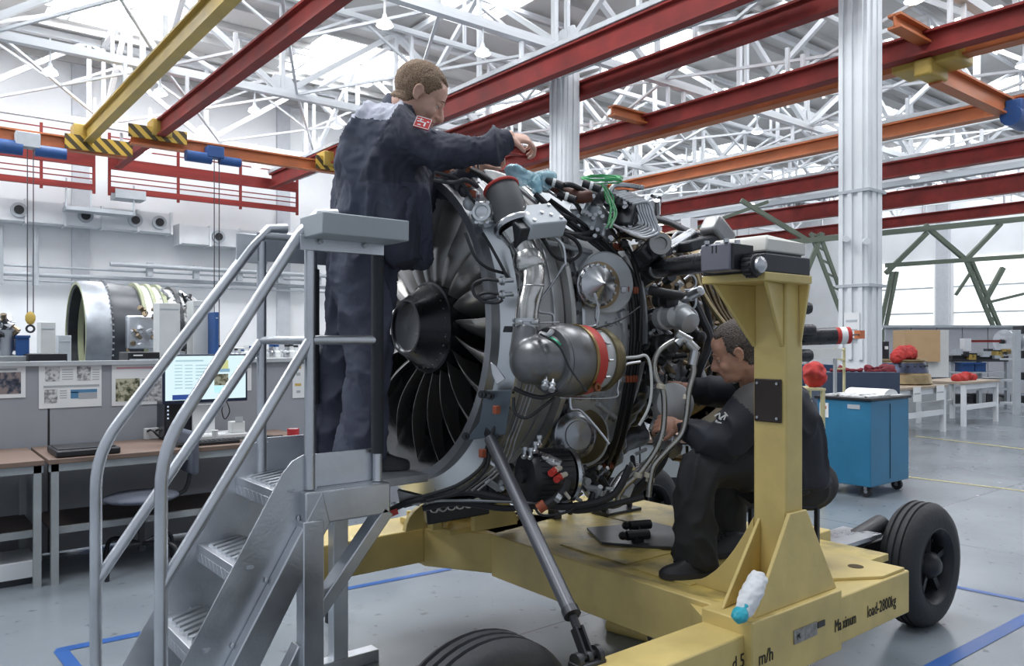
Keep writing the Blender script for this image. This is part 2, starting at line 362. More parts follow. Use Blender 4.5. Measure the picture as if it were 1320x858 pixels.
# orange bridge on the right with yellow carriage (hangs between two runways)
ua, ub = ku(.272, 6.45), ku(.209, 6.5)
pR = PU(1205, 78, ua); b3 = bridge((ua, pR.y, 6.15), (ub+4, pR.y, 6.15), ORANGE, 'orange crane bridge at top right under a yellow carriage', .34)
MB().box2((ua-.35, pR.y-.5, 6.2), (ua+.35, pR.y+.6, 6.75)).build('end_carriage', YELC, b3, bevel=.04)
MB().box2((ua-.5, pR.y-.15, 6.0), (ua+.2, pR.y+.15, 6.3)).build('trolley', YELC, b3, bevel=.04)
t = empty('electric_hoist', (ub, pR.y, 5.9), 'blue hoist at the right edge under the orange bridge', 'hoist')
p = PU(1310, 152, 17.6); MB().cyl(p+V((-.3, 0, 0)), p+V((.4, 0, 0)), .2, 12).build('motor', BLUEH, t); MB().box(p+V((0, 0, .2)), (.3, .3, .3)).build('control_box', BLUEH, t, bevel=.02)
for (ua, dv, lab) in [(13.9, 12.3, 'short orange cross stub between rails left of the column'), (13.9, 16.5, 'short orange cross stub farther left between rails'), (13.9, 6.0, 'short orange cross stub at top right')]:
    bridge((ua-1.2, dv, 6.62), (ua+.9, dv, 6.62), ORANGE if dv < 16 else REDP, lab, .2)
# red gallery girder along the back wall, two runs
for (pa, pb, lab) in [(-20, 121, 'dark red service gallery girder at the far left of the back wall'), (141, 383, 'dark red service gallery girder on the back wall left of the man')]:
    a = PV(pa, 200, 24.2); b = PV(pb, 200, 24.2); t = empty('wall_gallery', (a.x, 24.2, 5.7), lab, 'gallery')
    bar(t, 'top_girder', (a.x, 24.2, 6.45), (b.x, 24.2, 6.45), .12, REDP, .32); bar(t, 'bottom_girder', (a.x, 24.2, 5.72), (b.x, 24.2, 5.72), .12, REDP, .16)
    n = max(2, round((b.x-a.x)/1.9))
    for i in range(n+1): u = a.x+(b.x-a.x)*i/n; bar(t, 'post', (u, 24.2, 5.55), (u, 24.2, 7.3), .07, REDP)
    for z in (6.1, 5.95, 6.9, 7.2): bar(t, 'rail', (a.x, 24.2, z), (b.x, 24.2, z), .03, REDP)
# small inspection platform below the gallery gap
a = PV(82, 235, 24.6); t = empty('wall_platform', a, 'white hanging inspection platform below the gallery gap', 'platform')
MB().box2((a.x, 24.2, 5.05), (a.x+1.75, 24.75, 5.15)).build('floor_plate', GREY, t, smooth=False); MB().box2((a.x+1.2, 24.1, 5.5), (a.x+2.0, 24.75, 5.75)).build('box', GREY, t, smooth=False)
for du in (0, .6, 1.7): bar(t, 'post', (a.x+du, 24.2, 5.1), (a.x+du, 24.2, 5.9), .04, GREY)
# air duct with round nozzles on the back wall
for (pa, pb, za, zb, nz, lab) in [(-20, 221, 4.72, 5.30, (24, 110, 174, 205), 'long white air duct with black nozzles on the back wall'), (232, 410, 4.45, 5.0, (281, 352), 'shorter white air duct on the back wall right of the long one')]:
    a = PV(pa, 290, 24.9); b = PV(pb, 290, 24.9); t = empty('air_duct', (a.x, 24.9, za), lab, 'duct')
    MB().box2((a.x, 24.9, za), (b.x, VW-.12, zb)).build('duct_body', WHITE, t, smooth=False)
    n = int((b.x-a.x)/.8)
    for i in range(n+1): u = a.x+(b.x-a.x)*i/n; MB().box2((u-.03, 24.84, za-.04), (u+.03, VW-.1, zb+.04)).build('flange', WHITE, t, smooth=False)
    for px in nz: p = PV(px, 290, 24.9); q = MB().cyl((p.x, 24.9, (za+zb)/2), (p.x, 24.82, (za+zb)/2), .2, 16).build('nozzle', GREY, t); MB().cyl((p.x, 24.83, (za+zb)/2), (p.x, 24.79, (za+zb)/2), .12, 14).build('nozzle_mouth', BLACK, q)
# pipes along the back wall
for (py, r, lab, x0, x1) in [(347, .035, 'thin grey pipe along the back wall, upper', -20, 400), (358, .06, 'thick grey pipe along the back wall above the far engine', -20, 420), (366, .03, 'thin grey pipe under the thick wall pipe', -20, 420)]:
    a = PV(0, py-7, 25.3); q = MB().cyl(PV(x0, py-7, 25.3), V((PV(x1, py, 25.3).x, 25.3, a.z)), r, 8).build('wall_pipe', GREY); tag(q, lab, 'pipe')
a = PV(142, 340, 25.0); t = tag(MB().cyl(a, V((PV(440, 355, 25.0).x, 25, a.z)), .07, 8).build('cable_trunking', GREY), 'grey cable trunking high on the back wall behind the stairs', 'trunking')
for k in range(6): MB().box((a.x+1.1+k*1.35, 25.13, a.z-.1), (.16, .2, .4)).build('bracket', GREY, t, smooth=False)
for px in (46, 0): p = PV(px, 310, 25.2); q = MB().cyl((p.x, 25.2, 3.0), (p.x, 25.2, 4.6), .08, 8).build('wall_pipe', GREY); tag(q, 'short vertical grey pipe on the back wall' + (' below the duct' if px else ' at the picture edge'), 'pipe')
# ---- trusses
def truss(a, b, zb, zt, n, lab, w=.11, gus=True, alt=0):
    a = V(a); b = V(b); t = empty('roof_truss', (a.x, a.y, zb), lab, 'truss'); z = lambda p, h: V((p.x, p.y, h))
    bar(t, 'bottom_chord', z(a, zb), z(b, zb), w*1.3, TRUSS); bar(t, 'top_chord', z(a, zt), z(b, zt), w*1.3, TRUSS)
    for i in range(n+1):
        p = a.lerp(b, i/n); bar(t, 'vertical', z(p, zb), z(p, zt), w*.8, TRUSS)
        if i < n:
            q = a.lerp(b, (i+1)/n)
            if (i+alt) % 2: bar(t, 'diagonal', z(p, zb), z(q, zt), w, TRUSS)
            else: bar(t, 'diagonal', z(p, zt), z(q, zb), w, TRUSS)
        if gus and (i+alt) % 2:
            d = (b-a).normalized(); s = d.cross(UP)*.02; o = z(p, zb)
            MB().prism([o-d*.45-s, o+d*.45-s, o+d*.2+UP*.42-s, o-d*.2+UP*.42-s], s*2).build('gusset_plate', TRUSS, t, smooth=False)
    return t
names = ['nearest', 'second', 'third', 'fourth']
for i, v in enumerate((5.6, 11.6, 17.8, 23.4)):
    truss((-8 if v > 8 else 3, v, 0), (41, v, 0), 7.3, 9.45, 16 if v > 8 else 13, 'white cross-hall roof truss, the %s from the camera' % names[i], w=.13)
for i, v in enumerate((14.7, 20.6, 8.6)):
    truss((-8 if v > 10 else 8, v, 0), (41, v, 0), 8.2, 9.45, 16 if v > 10 else 11, 'lighter white cross truss between main trusses, %s' % ['over the back half', 'near the back wall', 'right of the big column'][i], w=.08, gus=False)
for i, u in enumerate((-1.4, 4.6, 10.65, 16.7, 22.7, 28.7, 34.7)):
    truss((u, 5.6 if u > 5 else 11.6, 0), (u, 23.4, 0), 7.3, 9.45, 6 if u > 5 else 4, 'white lengthwise truss above column row %s' % ['far left', 'left of the man', 'over the engine', 'right of the engine', 'behind the big column', 'beyond the big column', 'at the far wall'][i], w=.11, alt=1)
# horizontal cross bracing in the bottom chord plane
for i, v in enumerate((11.6, 17.8)):
    t = empty('wind_bracing', (10, v+3, 7.35), 'thin white crossed bracing rods, %s bay of the roof' % ('middle' if i == 0 else 'rear'), 'bracing'); v2 = (17.8, 23.4)[i]
    for k in range(13):
        u = -4.4+3.02*k; bar(t, 'rod', (u, v, 7.35), (u+3.02, v2, 7.35), .055, TRUSS); bar(t, 'rod', (u+3.02, v, 7.35), (u, v2, 7.35), .055, TRUSS)
        bar(t, 'rod', (u, (v+v2)/2, 8.2), (u+1.5, (v+v2)/2, 7.35), .05, TRUSS); bar(t, 'rod', (u+3.02, (v+v2)/2, 8.2), (u+1.5, (v+v2)/2, 7.35), .05, TRUSS)
t = empty('wind_bracing', (10, 8.5, 7.35), 'thin white crossed bracing rods, nearest bay right of the column', 'bracing')
for k in range(9): u = 10.65+3.02*k; bar(t, 'rod', (u, 5.6, 7.35), (u+3.02, 11.6, 7.35), .06, TRUSS); bar(t, 'rod', (u+3.02, 5.6, 7.35), (u, 11.6, 7.35), .06, TRUSS)
# lamps
GLOW = mat('lamp_glow', (1, 1, 1), .5, var=0, rvar=0, emit=(1, .98, .95), estr=9)
lampm = MB().lathe([(0, .03), (.08, .05), (.13, .12), (.2, .15), (.2, .14)], (0, 0, 0), (0, 0, -1), 14).mesh('lamp_shade', TRUSS)
glowm = MB().lathe([(.205, .14), (.235, .08), (.24, .02)], (0, 0, 0), (0, 0, -1), 12).mesh('lamp_lens', GLOW)
rodm = MB().cyl((0, 0, 0), (0, 0, .5), .02, 6).mesh('lamp_rod', TRUSS)
nl = 0
for v in (5.6, 11.6, 17.8, 23.4):
    u = {5.6: 12.5, 11.6: 4.5, 17.8: 0.5, 23.4: -2}[v]
    while u < 40:
        if any(abs(u-ku(q[0], 6.5)) < .45 for q in runs) or abs(u-CU) < .6 or abs(u-10.15) < .6: u += .5; continue
        t = empty('high_bay_lamp', (u, v, 6.95), 'round white high bay lamp hanging from a roof truss', 'lamp', 'high bay lamps under the roof trusses')
        for nm, me in (('lamp_shade', lampm), ('lamp_lens', glowm), ('lamp_rod', rodm)):
            o = bpy.data.objects.new(nm, me); COL.objects.link(o); o.parent = t
        nl += 1; u += 2.05 if v < 20 else 3.1
# cable tray beside the runway over the engine
t = empty('cable_tray', (10.3, 10, 6.9), 'grey cable tray with black cables beside the thick red beam', 'cable tray')
for du in (-.28, .28): bar(t, 'side_rail', (10.15+du, 6.5, 6.72), (10.15+du, 24, 6.72), .04, GREY, .12)
for k in range(46): bar(t, 'rung', (9.87, 6.7+.38*k, 6.68), (10.43, 6.7+.38*k, 6.68), .05, GREY)
for k in range(3): MB().tube([(9.98+.1*k, 6.5+j*1.2, 6.76+.025*random.random()) for j in range(15)], .035, 6).build('cable', BLACK, t)
for (k, lab) in ((.205, 'grey cable tray running above the orange beam'), (.176, 'grey cable tray above the second tier red beam'), (.155, 'dark grey tray above the wide low red beam')):
    u = ku(k, 6.75); t = empty('cable_tray', (u, 5, 6.75), lab, 'cable tray'); bar(t, 'side_rail', (u-.2, -6, 6.75), (u-.2, 24, 6.75), .05, GREY, .18); bar(t, 'side_rail', (u+.2, -6, 6.75), (u+.2, 24, 6.75), .05, GREY, .1)
    MB().box2((u-.2, -6, 6.68), (u+.2, 24, 6.7)).build('tray_floor', GREY, t, smooth=False)
# green lattice portal far right
GRN = mat('green_steel', (.13, .16, .12), .5, var=.15)
t = empty('green_bracing_frame', PD(1150, 450, 24), 'dark green steel bracing frame with lattice legs beyond the big column', 'steel frame')
def gb(a, b, w=.13): bar(t, 'brace', PD(*a, 24), PD(*b, 24), w, GRN)
gb((990, 315), (1320, 282), .16); gb((1142, 342), (1320, 330)); gb((1245, 335), (1192, 290)); gb((1245, 335), (1290, 288)); gb((1142, 352), (1195, 300)); gb((1280, 420), (1306, 498), .1); gb((1288, 420), (1314, 498), .1); gb((1135, 420), (1112, 498), .1); gb((1142, 420), (1119, 498), .1); gb((1090, 420), (1117, 498), .1); gb((1100, 420), (1126, 498), .1); gb((1245, 335), (1280, 420), .1); gb((1252, 335), (1288, 420), .1)
gb((1268, 391), (1293, 345)); gb((1268, 391), (1330, 376), .08); gb((1232, 380), (1252, 350), .08); gb((1150, 350), (1135, 420), .1); gb((1156, 350), (1142, 420), .1); gb((1045, 300), (1090, 420), .1); gb((1056, 300), (1100, 420), .1)
gb((955, 258), (1040, 309)); gb((1060, 300), (1040, 350)); gb((880, 300), (990, 260), .1)
for k in range(7): f = k/7; gb((1245+35*f, 335+85*f), (1253+37*f, 341+85*f), .06); gb((1045+45*f, 300+120*f), (1058+45*f, 306+120*f), .06)
# floor tape
BT = mat('blue_floor_tape', (.02, .085, .29), .35, var=.1); YT = mat('yellow_floor_tape', (.55, .5, .22), .4, var=.1)
def strip(a, b, w, m, lab, pts=None):
    a = PZ(*a); b = PZ(*b); q = MB().bar(a+UP*.001, b+UP*.001, .002, w, up=(b-a).cross(UP)) if 0 else MB()
    d = (b-a).normalized(); s = d.cross(UP)*w/2; q.quad(a-s+UP*.003, b-s+UP*.003, b+s+UP*.003, a+s+UP*.003)
    return tag(q.build('floor_line', m, smooth=False), lab, 'floor line')
strip((72, 839), (190, 815), .06, BT, 'blue tape line on the floor left of the stair foot'); strip((78, 838), (100, 866), .06, BT, 'short blue tape leg turning toward the camera at lower left')
strip((425, 763), (580, 733), .05, BT, 'blue tape line under the far beam of the yellow stand'); strip((1225, 755), (1330, 776), .05, BT, 'thin blue tape line right of the big tyre')
strip((1200, 862), (1330, 793), .07, BT, 'wide blue tape line at the lower right corner'); strip((1165, 614), (1330, 634), .05, YT, 'yellow line on the floor right of the blue cart')
strip((1180, 562), (1330, 580), .07, YT, 'faint yellow line farther back near the white tables')
# ================================================================= YELLOW ENGINE STAND
ZD, ZB = .53, .36
DECKM = bpy.data.materials.new('yellow_tread_plate'); DECKM.use_nodes = True
def _dk():
    N = DECKM.node_tree.nodes; L = DECKM.node_tree.links; p = N['Principled BSDF']; tc = N.new('ShaderNodeTexCoord')
    n = N.new('ShaderNodeTexNoise'); n.inputs['Scale'].default_value = 6; n.inputs['Detail'].default_value = 8; L.new(tc.outputs['Object'], n.inputs[0])
    r = N.new('ShaderNodeValToRGB'); r.color_ramp.elements[0].color = (.20, .16, .07, 1); r.color_ramp.elements[1].color = (.62, .48, .15, 1); r.color_ramp.elements[0].position = .32; r.color_ramp.elements[1].position = .55
    L.new(n.outputs[0], r.inputs[0]); L.new(r.outputs[0], p.inputs['Base Color']); p.inputs['Roughness'].default_value = .4
    w = N.new('ShaderNodeTexChecker'); w.inputs['Scale'].default_value = 60; mp = N.new('ShaderNodeMapping'); mp.inputs['Rotation'].default_value = (0, 0, .78); L.new(tc.outputs['Object'], mp.inputs[0]); L.new(mp.outputs[0], w.inputs[0])
    b = N.new('ShaderNodeBump'); b.inputs['Strength'].default_value = .5; b.inputs['Distance'].default_value = .004; L.new(w.outputs['Fac'], b.inputs['Height']); L.new(b.outputs[0], p.inputs['Normal'])
_dk()
ST = empty('engine_stand', (2.4, 2.4, 0), 'yellow wheeled transport stand carrying the jet engine', 'engine stand')
def yb(name, a, b, m=YEL, bev=.006, par=ST): return MB().box2(a, b).build(name, m, par, bevel=bev)
yb('near_beam', (1.05, 1.46, ZB), (2.12, 1.62, ZD)); yb('near_beam', (2.62, 1.46, ZB), (3.22, 1.84, ZD))
yb('post_base_box', (2.10, 1.43, ZB), (2.64, 1.625, .575), bev=.005)
cb = MB().box2((2.26, 1.626, .33), (2.31, 2.98, ZD)); cb.box2((2.31, 1.80, .33), (3.0, 1.86, ZD-.002)); cb.build('cross_beam', YEL, ST, bevel=.005)
yb('deck_plate', (2.29, 1.63, ZD-.03), (3.40, 3.38, ZD), DECKM, .002)
MB().prism([(2.262, 1.62, ZB+.02), (2.262, 1.80, ZB+.02), (2.14, 1.62, ZB+.02)], (0, 0, .13)).build('corner_gusset', YEL, ST, bevel=.003)
yb('rear_deck_box', (2.95, 2.2, ZB), (3.42, 3.3, ZD+.006), DECKM, .004)
# far cross beam and its node
A = PZ(547, 680, ZD); B = PZ(636, 688, ZD)
MB().prism([(A.x, A.y, ZB-.02), (B.x, B.y, ZB-.02), (2.75, 3.05, ZB-.02), (2.6, 3.45, ZB-.02), (2.1, 3.5, ZB-.02)], (0, 0, ZD-ZB+.02)).build('beam_node', YEL, ST, bevel=.006)
A2 = PZ(430, 706, ZD); MB().prism([(A.x, A.y, ZB), (A.x-.62, A.y+.01, ZB), (A.x-.62, A.y+.27, ZB), (A.x+.1, A.y+.3, ZB)], (0, 0, ZD-ZB-.003)).build('far_beam', YEL, ST, bevel=.006)
nd = V(((A.x+B.x)/2+.12, (A.y+B.y)/2+.16, ZD))
pl = MB().box(nd+V((0, 0, .014)), (.46, .40, .028), Matrix.Rotation(.1, 3, 'Z')).build('cradle_plate', YEL, ST, bevel=.004)
for dx in (-.20, .20):
    for dy in (-.16, .16): MB().cyl(nd+V((dx, dy, .03)), nd+V((dx, dy, .055)), .016, 6).build('bolt', YEL, pl)
for (px, py, d, hgt) in [(553, 668, 3.75, .13), (640, 664, 3.75, .16), (600, 662, 3.95, .13)]:
    p = PD(px, py, d); p.z = ZD+.028; poly = [p+V((-.13, 0, 0))]
    for k in range(7): t = k/6*pi/2; poly.append(p+V((-.13+.2*(1-cos(t))*.9, 0, hgt*(sin(t)))))
    poly += [p+V((.13, 0, hgt)), p+V((.13, 0, 0))]
    if px == 640: poly = [V((2*p.x-q.x, q.y, q.z)) for q in poly]
    MB().prism(poly, (0, .03, 0)).build('cradle_rib', YEL, ST, bevel=.003)
MB().box(PD(560, 672, 3.72), (.05, .05, .07)).build('stop_block', YEL, ST, bevel=.003)
# post with base gussets, cap, gussets
yb('post', (2.40, 1.50, .57), (2.505, 1.63, 1.655), bev=.008)
def tri(name, pts, th, par=ST, m=YEL): return MB().prism(pts, th).build(name, m, par, bevel=.003)
tri('front_gusset', [(2.40, 1.485, .865), (2.505, 1.485, .865), (2.64, 1.45, .575), (2.145, 1.45, .575)], (0, .014, 0))
tri('base_gusset', [(2.40, 1.60, .83), (2.40, 1.60, .575), (2.14, 1.565, .575)], (0, .014, 0))
g = [V((2.40, 1.63+.32*t, .53+.30*(1-t)**2)) for t in [k/8 for k in range(9)]]
tri('curved_gusset', g+[V((2.40, 1.63, .53))], (.016, 0, 0))
tri('base_gusset', [(2.505, 1.60, .85), (2.64, 1.62, .575), (2.505, 1.6, .575)], (0, .014, 0))
yb('cap_plate', (2.20, 1.45, 1.647), (2.48, 1.70, 1.675), bev=.004)
tri('cap_gusset', [(2.40, 1.51, 1.647), (2.24, 1.47, 1.647), (2.40, 1.51, 1.43)], (0, .014, 0)); tri('cap_gusset', [(2.40, 1.62, 1.647), (2.22, 1.66, 1.647), (2.40, 1.62, 1.43)], (0, .014, 0))
tri('cap_gusset', [(2.475, 1.50, 1.647), (2.475, 1.46, 1.647), (2.475, 1.495, 1.43)], (.012, 0, 0))
PADM = mat('black_pad', (.03, .032, .038), .5, var=.1)
yb('black_pad', (2.205, 1.455, 1.675), (2.475, 1.70, 1.735), PADM, .004)
bp = MB().box2((2.393, 1.515, 1.17), (2.40, 1.622, 1.32)).build('bolted_plate', mat('brown_plate', (.05, .038, .035), .45, .5, var=.25), ST, bevel=.004)
for y in (1.53, 1.607):
    for z in (1.185, 1.305): MB().cyl((2.393, y, z), (2.387, y, z), .005, 8).build('bolt', STEEL, bp)
# plates, hole plate on the right beam end, data plate
pp = MB().prism([(2.86, 1.83, ZD), (2.80, 1.60, ZD), (3.02, 1.47, ZD), (3.20, 1.47, ZD), (3.20, 1.83, ZD)], (0, 0, .012)).build('hole_plate', YEL, ST, bevel=.002)
MB().cyl((3.06, 1.60, ZD+.0122), (3.06, 1.60, ZD+.0135), .03, 16).build('hole', mat('dark_hole', (.09, .06, .02), .9), pp)
dp = MB().box2((2.33, 1.426, .455), (2.47, 1.43, .50)).build('data_plate', mat('plate_tin', (.30, .29, .27), .4, .7, var=.35, nscale=60), ST)
MB().box2((2.475, 1.426, .475), (2.52, 1.43, .495)).build('data_plate', DARKM, ST)
TXT = mat('black_stencil', (.02, .018, .012), .6)
lettering('(€', .022, (2.345, 1.4255, .47), (1, 0, 0), UP, TXT, dp)
def lt(ch, px, py, v, size, sx): lettering(ch, size, PV(px, py, v), (1, 0, 0), UP, TXT, ST, sx=sx)
lt('Ma', 1076, 815, 1.4285, .062, .62); lt('ximum', 1086.5, 810, 1.4585, .062, .56); lt('load-2800kg', 1118, 796, 1.4585, .064, .72)
lt('d 5k', 944, 865, 1.4585, .062, .8); lt('m/h', 978, 858, 1.4285, .062, .85)
# deck plates
yb('inset_plate', (2.38, 2.22, ZD), (2.66, 2.62, ZD+.006), DECKM, .001); yb('inset_plate', (2.36, 1.88, ZD), (2.62, 2.17, ZD+.005), DECKM, .001)
bk = MB().prism([(2.62, 2.34, ZD+.006), (2.52, 2.50, ZD+.006), (2.66, 2.74, ZD+.006), (3.0, 2.62, ZD+.006), (3.0, 2.2, ZD+.006), (2.75, 2.2, ZD+.006)], (0, 0, .012)).build('black_deck_plate', mat('black_deck_steel', (.07, .072, .08), .35, .6, var=.2), ST, bevel=.001)
for px, py in ((822, 689), (825, 676)):
    p = PZ(px, py, ZD+.05); c = MB().cyl(p+V((-.05, .02, 0)), p+V((.05, -.02, 0)), .022, 10).build('clamp_knob', BLACK, bk); MB().ball(p+V((-.065, .03, 0)), .02, 8).build('knob_end', BLACK, c); MB().box(p-UP*.02, (.05, .03, .04)).build('clamp_foot', BLACK, c)
p = PZ(795, 660, ZD); q = MB().box(p+UP*.01, (.26, .12, .02)).build('rear_foot_plate', DARKM, ST)
for dx in (-.1, .1): MB().cyl(p+V((dx, 0, .02)), p+V((dx, 0, .16)), .016, 8).build('foot_stud', DARKM, q)
p = PZ(735, 662, ZD); MB().cyl(p, p+UP*.14, .014, 8).build('foot_stud', DARKM, ST)
for x in (2.7, 3.05): MB().box2((x, 3.02, ZD), (x+.05, 3.07, .95)).build('support_leg', DARKM, ST)
# wheels
def wheel(c, lab=None, R=.315, W=.19, ax=V((0, -1, 0))):
    'c = centre of the outer face, ax = outward'
    c = V(c); t = MB()
    prof = [(-W, R*.60), (-W*1.04, R*.74), (-W*.98, R*.90), (-W*.86, R*.965)]
    for g_ in (-.70, -.5, -.3):
        prof += [(W*g_-.008, R), (W*g_-.004, R-.010), (W*g_+.004, R-.010), (W*g_+.008, R)]
    prof += [(-W*.14, R*.965), (-.004, R*.90), (.008, R*.74), (0, R*.60)]
    tyre = t.lathe(prof, c, ax, 48, cap=False, closed=True).build('wheel', RUBBER, ST)
    rm = MB().lathe([(-.03, R*.56), (0, R*.62), (.004, R*.60), (-.02, R*.53), (-.07, R*.50), (-W+.02, R*.5), (-W+.02, R*.6)], c, ax, 36, cap=False, closed=True)
    rm.lathe([(-.085, .01), (-.085, R*.50), (-.10, R*.50), (-.10, .01)], c, ax, 28)
    RIM = mat('black_rim', (.022, .023, .027), .42, .3, var=.3); rim = rm.build('rim', RIM, tyre)
    MB().lathe([(-.09, .075), (-.02, .065), (-.0, .045), (.012, .03), (.012, .005)], c, ax, 20).build('hub', RIM, tyre)
    F = frame(ax)
    for k in range(5): d = F @ V((cos(k*1.2566+.3), sin(k*1.2566+.3), 0)); MB().bar(c-ax*.055+d*.05, c-ax*.05+d*R*.54, .035, .03).build('spoke', RIM, tyre)
    for k in range(8): d = F @ V((cos(k*.785), sin(k*.785), 0)); MB().cyl(c+d*R*.46-ax*.09, c+d*R*.46-ax*.07, .011, 6).build('bolt', DARKM, rim)
    return tyre
wheel((4.17, 1.75, .308), W=.17); wheel((1.30, 1.66, .315)); wheel((3.95, 3.45, .315)); 
yb('axle', (3.6, 1.90, .28), (4.22, 2.0, .36), DARKM); yb('axle_bracket', (3.35, 1.95, .42), (3.5, 2.05, .56), YEL)
yb('steering_link', (3.4, 1.98, .36), (4.15, 2.06, .42), BLACK); MB().box2((3.5, 1.88, .48), (3.85, 2.08, .50)).build('mudguard_plate', STEEL, ST)
MB().cyl((3.6, 2.0, .42), (4.05, 1.98, .50), .05, 12).build('damper', BLACK, ST)
yb('axle', (3.9, 3.5, .26), (4.0, 3.7, .36), DARKM); yb('rear_axle_arm', (3.40, 3.2, .30), (3.95, 3.3, .4), DARKM); yb('rear_axle_arm', (3.87, 3.2, .28), (3.97, 3.62, .36), DARKM)
yb('axle', (1.26, 1.60, .27), (1.34, 1.9, .36), DARKM)
# loose yellow tube under the stand
p = PZ(785, 804, .03); q = PZ(838, 818, .03); t = MB().cyl(p, q, .035, 16).build('yellow_tube', YEL); tag(t, 'short yellow tube lying on the floor under the stand', 'tube')
MB().cyl(q, q+(q-p).normalized()*.002, .028, 12).build('open_end', DARKM, t)
# bag with white sleeve stuffed by the post foot
t = empty('gloved_rag', (2.2, 1.5, .6), 'white rolled cloth with turquoise glove wedged at the post foot', 'rag')
c = [PD(979, 742, 2.50), PD(970, 762, 2.46), PD(962, 780, 2.44), PD(958, 792, 2.43)]
me = fuse(MB().tube(c, [.028, .034, .032, .024], 16, smooth=4, sx=1.0), .005, 1)
finish(me, 'white_cloth', mat('white_cloth', (.72, .73, .75), .8, var=.05), t, disp=lambda p, n: p+n*.004*noise.noise(p*70))
me = fuse([MB().ball(PD(954, 793, 2.41), (.030, .026, .024), 12), MB().ball(PD(950, 789, 2.42), (.014, .014, .02), 10), MB().ball(PD(962, 784, 2.42), (.012, .012, .02), 10)], .004, 2)
finish(me, 'turquoise_glove', mat('turquoise_glove', (.03, .38, .48), .4, var=.15), t, disp=lambda p, n: p+n*.003*noise.noise(p*90))
# trunnion arm with clamp block
TA = ST
T0 = PD(925, 336, 2.60); T1 = PD(843, 347, 3.36)
MB().cyl(T0, T0.lerp(T1, .96), .037, 24).build('arm_tube', mat('black_steel_tube', (.04, .042, .048), .25, .8, var=.2), TA)
MB().cyl(T0.lerp(T1, .90), T0.lerp(T1, .93), .041, 24).build('collar', STEEL, TA)
MB().ball(T1, (.06, .06, .05), 14).build('swivel_joint', DARKM, TA)
p = PD(836, 352, 3.42); MB().bar(T1, p+V((.02, .1, -.03)), .07, .07).build('mount_lug', DARKM, TA, bevel=.01)
BLK = mat('block_paint', (.17, .17, .20), .4, .3, var=.1)
blk = MB().box2((2.09, 1.505, 1.677), (2.16, 1.62, 1.766)).build('clamp_block', BLK, TA, bevel=.006)
MB().box2((2.098, 1.496, 1.679), (2.205, 1.506, 1.762)).build('face_plate', BLACK, TA, bevel=.002); MB().box2((2.16, 1.506, 1.682), (2.204, 1.60, 1.76)).build('side_block', BLACK, TA, bevel=.004)
MB().box2((2.015, 1.46, 1.73), (2.03, 1.64, 1.734)).build('split_line', DARKM, TA) if 0 else None
for dy in (.0, .015): MB().box2((2.0885, 1.555+dy, 1.735), (2.0905, 1.559+dy, 1.76)).build('scribed_mark', BLACK, blk)
k = PD(953, 336, 2.36); k = V((2.165, 1.496, k.z)); kn = MB().cyl(k, k+V((0, -.045, 0)), .036, 20).build('lock_knob', BLACK, TA, bevel=.004)
MB().lathe([(0, .026), (.012, .026), (.02, .018), (.024, .002)], k+V((0, -.045, 0)), (0, -1, 0), 20).build('knob_cap', STEEL, kn)
for i in range(14): a_ = i*pi/7; MB().box(k+V((cos(a_)*.037, -.02, sin(a_)*.037)), (.006, .03, .006)).build('knurl', BLACK, kn)
for dx, dy in ((.03, .03), (.11, .03), (.03, .12), (.11, .12)): MB().cyl((2.07+dx*.75, 1.495+dy*.85, 1.766), (2.07+dx*.75, 1.495+dy*.85, 1.778), .009, 8).build('bolt_head', STEEL, blk)
# white plastic box on the post
t = MB().loft([[(2.24, 1.47, 1.745), (2.475, 1.47, 1.745), (2.475, 1.69, 1.745), (2.24, 1.69, 1.745)], [(2.24, 1.47, 1.785), (2.475, 1.47, 1.785), (2.475, 1.69, 1.785), (2.24, 1.69, 1.785)], [(2.25, 1.48, 1.80), (2.44, 1.48, 1.79), (2.44, 1.68, 1.79), (2.25, 1.68, 1.80)]]).build('plastic_box', mat('cream_plastic', (.72, .70, .64), .5, var=.04), bevel=.006)
tag(t, 'cream plastic lidded box on top of the yellow post', 'box'); MB().box2((2.25, 1.48, 1.735), (2.46, 1.68, 1.746)).build('base_tray', DARKM, t)
# diagonal strut
SB = PD(757, 845, 2.24); SM = PD(738, 793, 2.30); ST0 = PD(632, 566, 2.92)
t = empty('support_strut', SB, 'dark grey adjustable strut from stand beam up to the engine flange', 'strut')
tb = MB().cyl(SM, ST0, .0235, 20).build('tube', mat('strut_paint', (.085, .088, .10), .4, .5, var=.15), t)
for f in (.2, .5, .85): p = SM.lerp(ST0, f)+V((-.4, -.9, 0)).normalized()*.0225; MB().cyl(p, p+V((-.4, -.9, 0)).normalized()*.002, .005, 8).build('pin_hole', BLACK, tb)
MB().cyl(SM.lerp(SB, .35), SM, .013, 12).build('threaded_rod', DARKM, t); MB().cyl(SM, SM.lerp(ST0, .03), .027, 14).build('lock_collar', DARKM, t)
for s in (-1, 1):
    o_ = V((.012*s, 0, 0)); MB().bar(SM.lerp(SB, .3)+o_, SB+o_, .007, .03).build('clevis_cheek', DARKM, t)
MB().cyl(SB+V((-.045, 0, 0)), SB+V((.05, 0, 0)), .012, 10).build('pin', DARKM, t)
for dx, r in ((-.04, .024), (.035, .03), (.0, .02)): MB().cyl(SB+V((dx-.008, 0, -.006)), SB+V((dx+.008, 0, -.006)), r, 14).build('lug', DARKM, t)
MB().box((SB.x, SB.y, SB.z-.035), (.10, .06, .05)).build('foot', DARKM, t, bevel=.005)
tt = ST0.lerp(PD(622, 545, 2.95), .5); MB().bar(ST0, PD(621, 543, 2.96), .012, .03).build('top_fork', DARKM, t, bevel=.002)
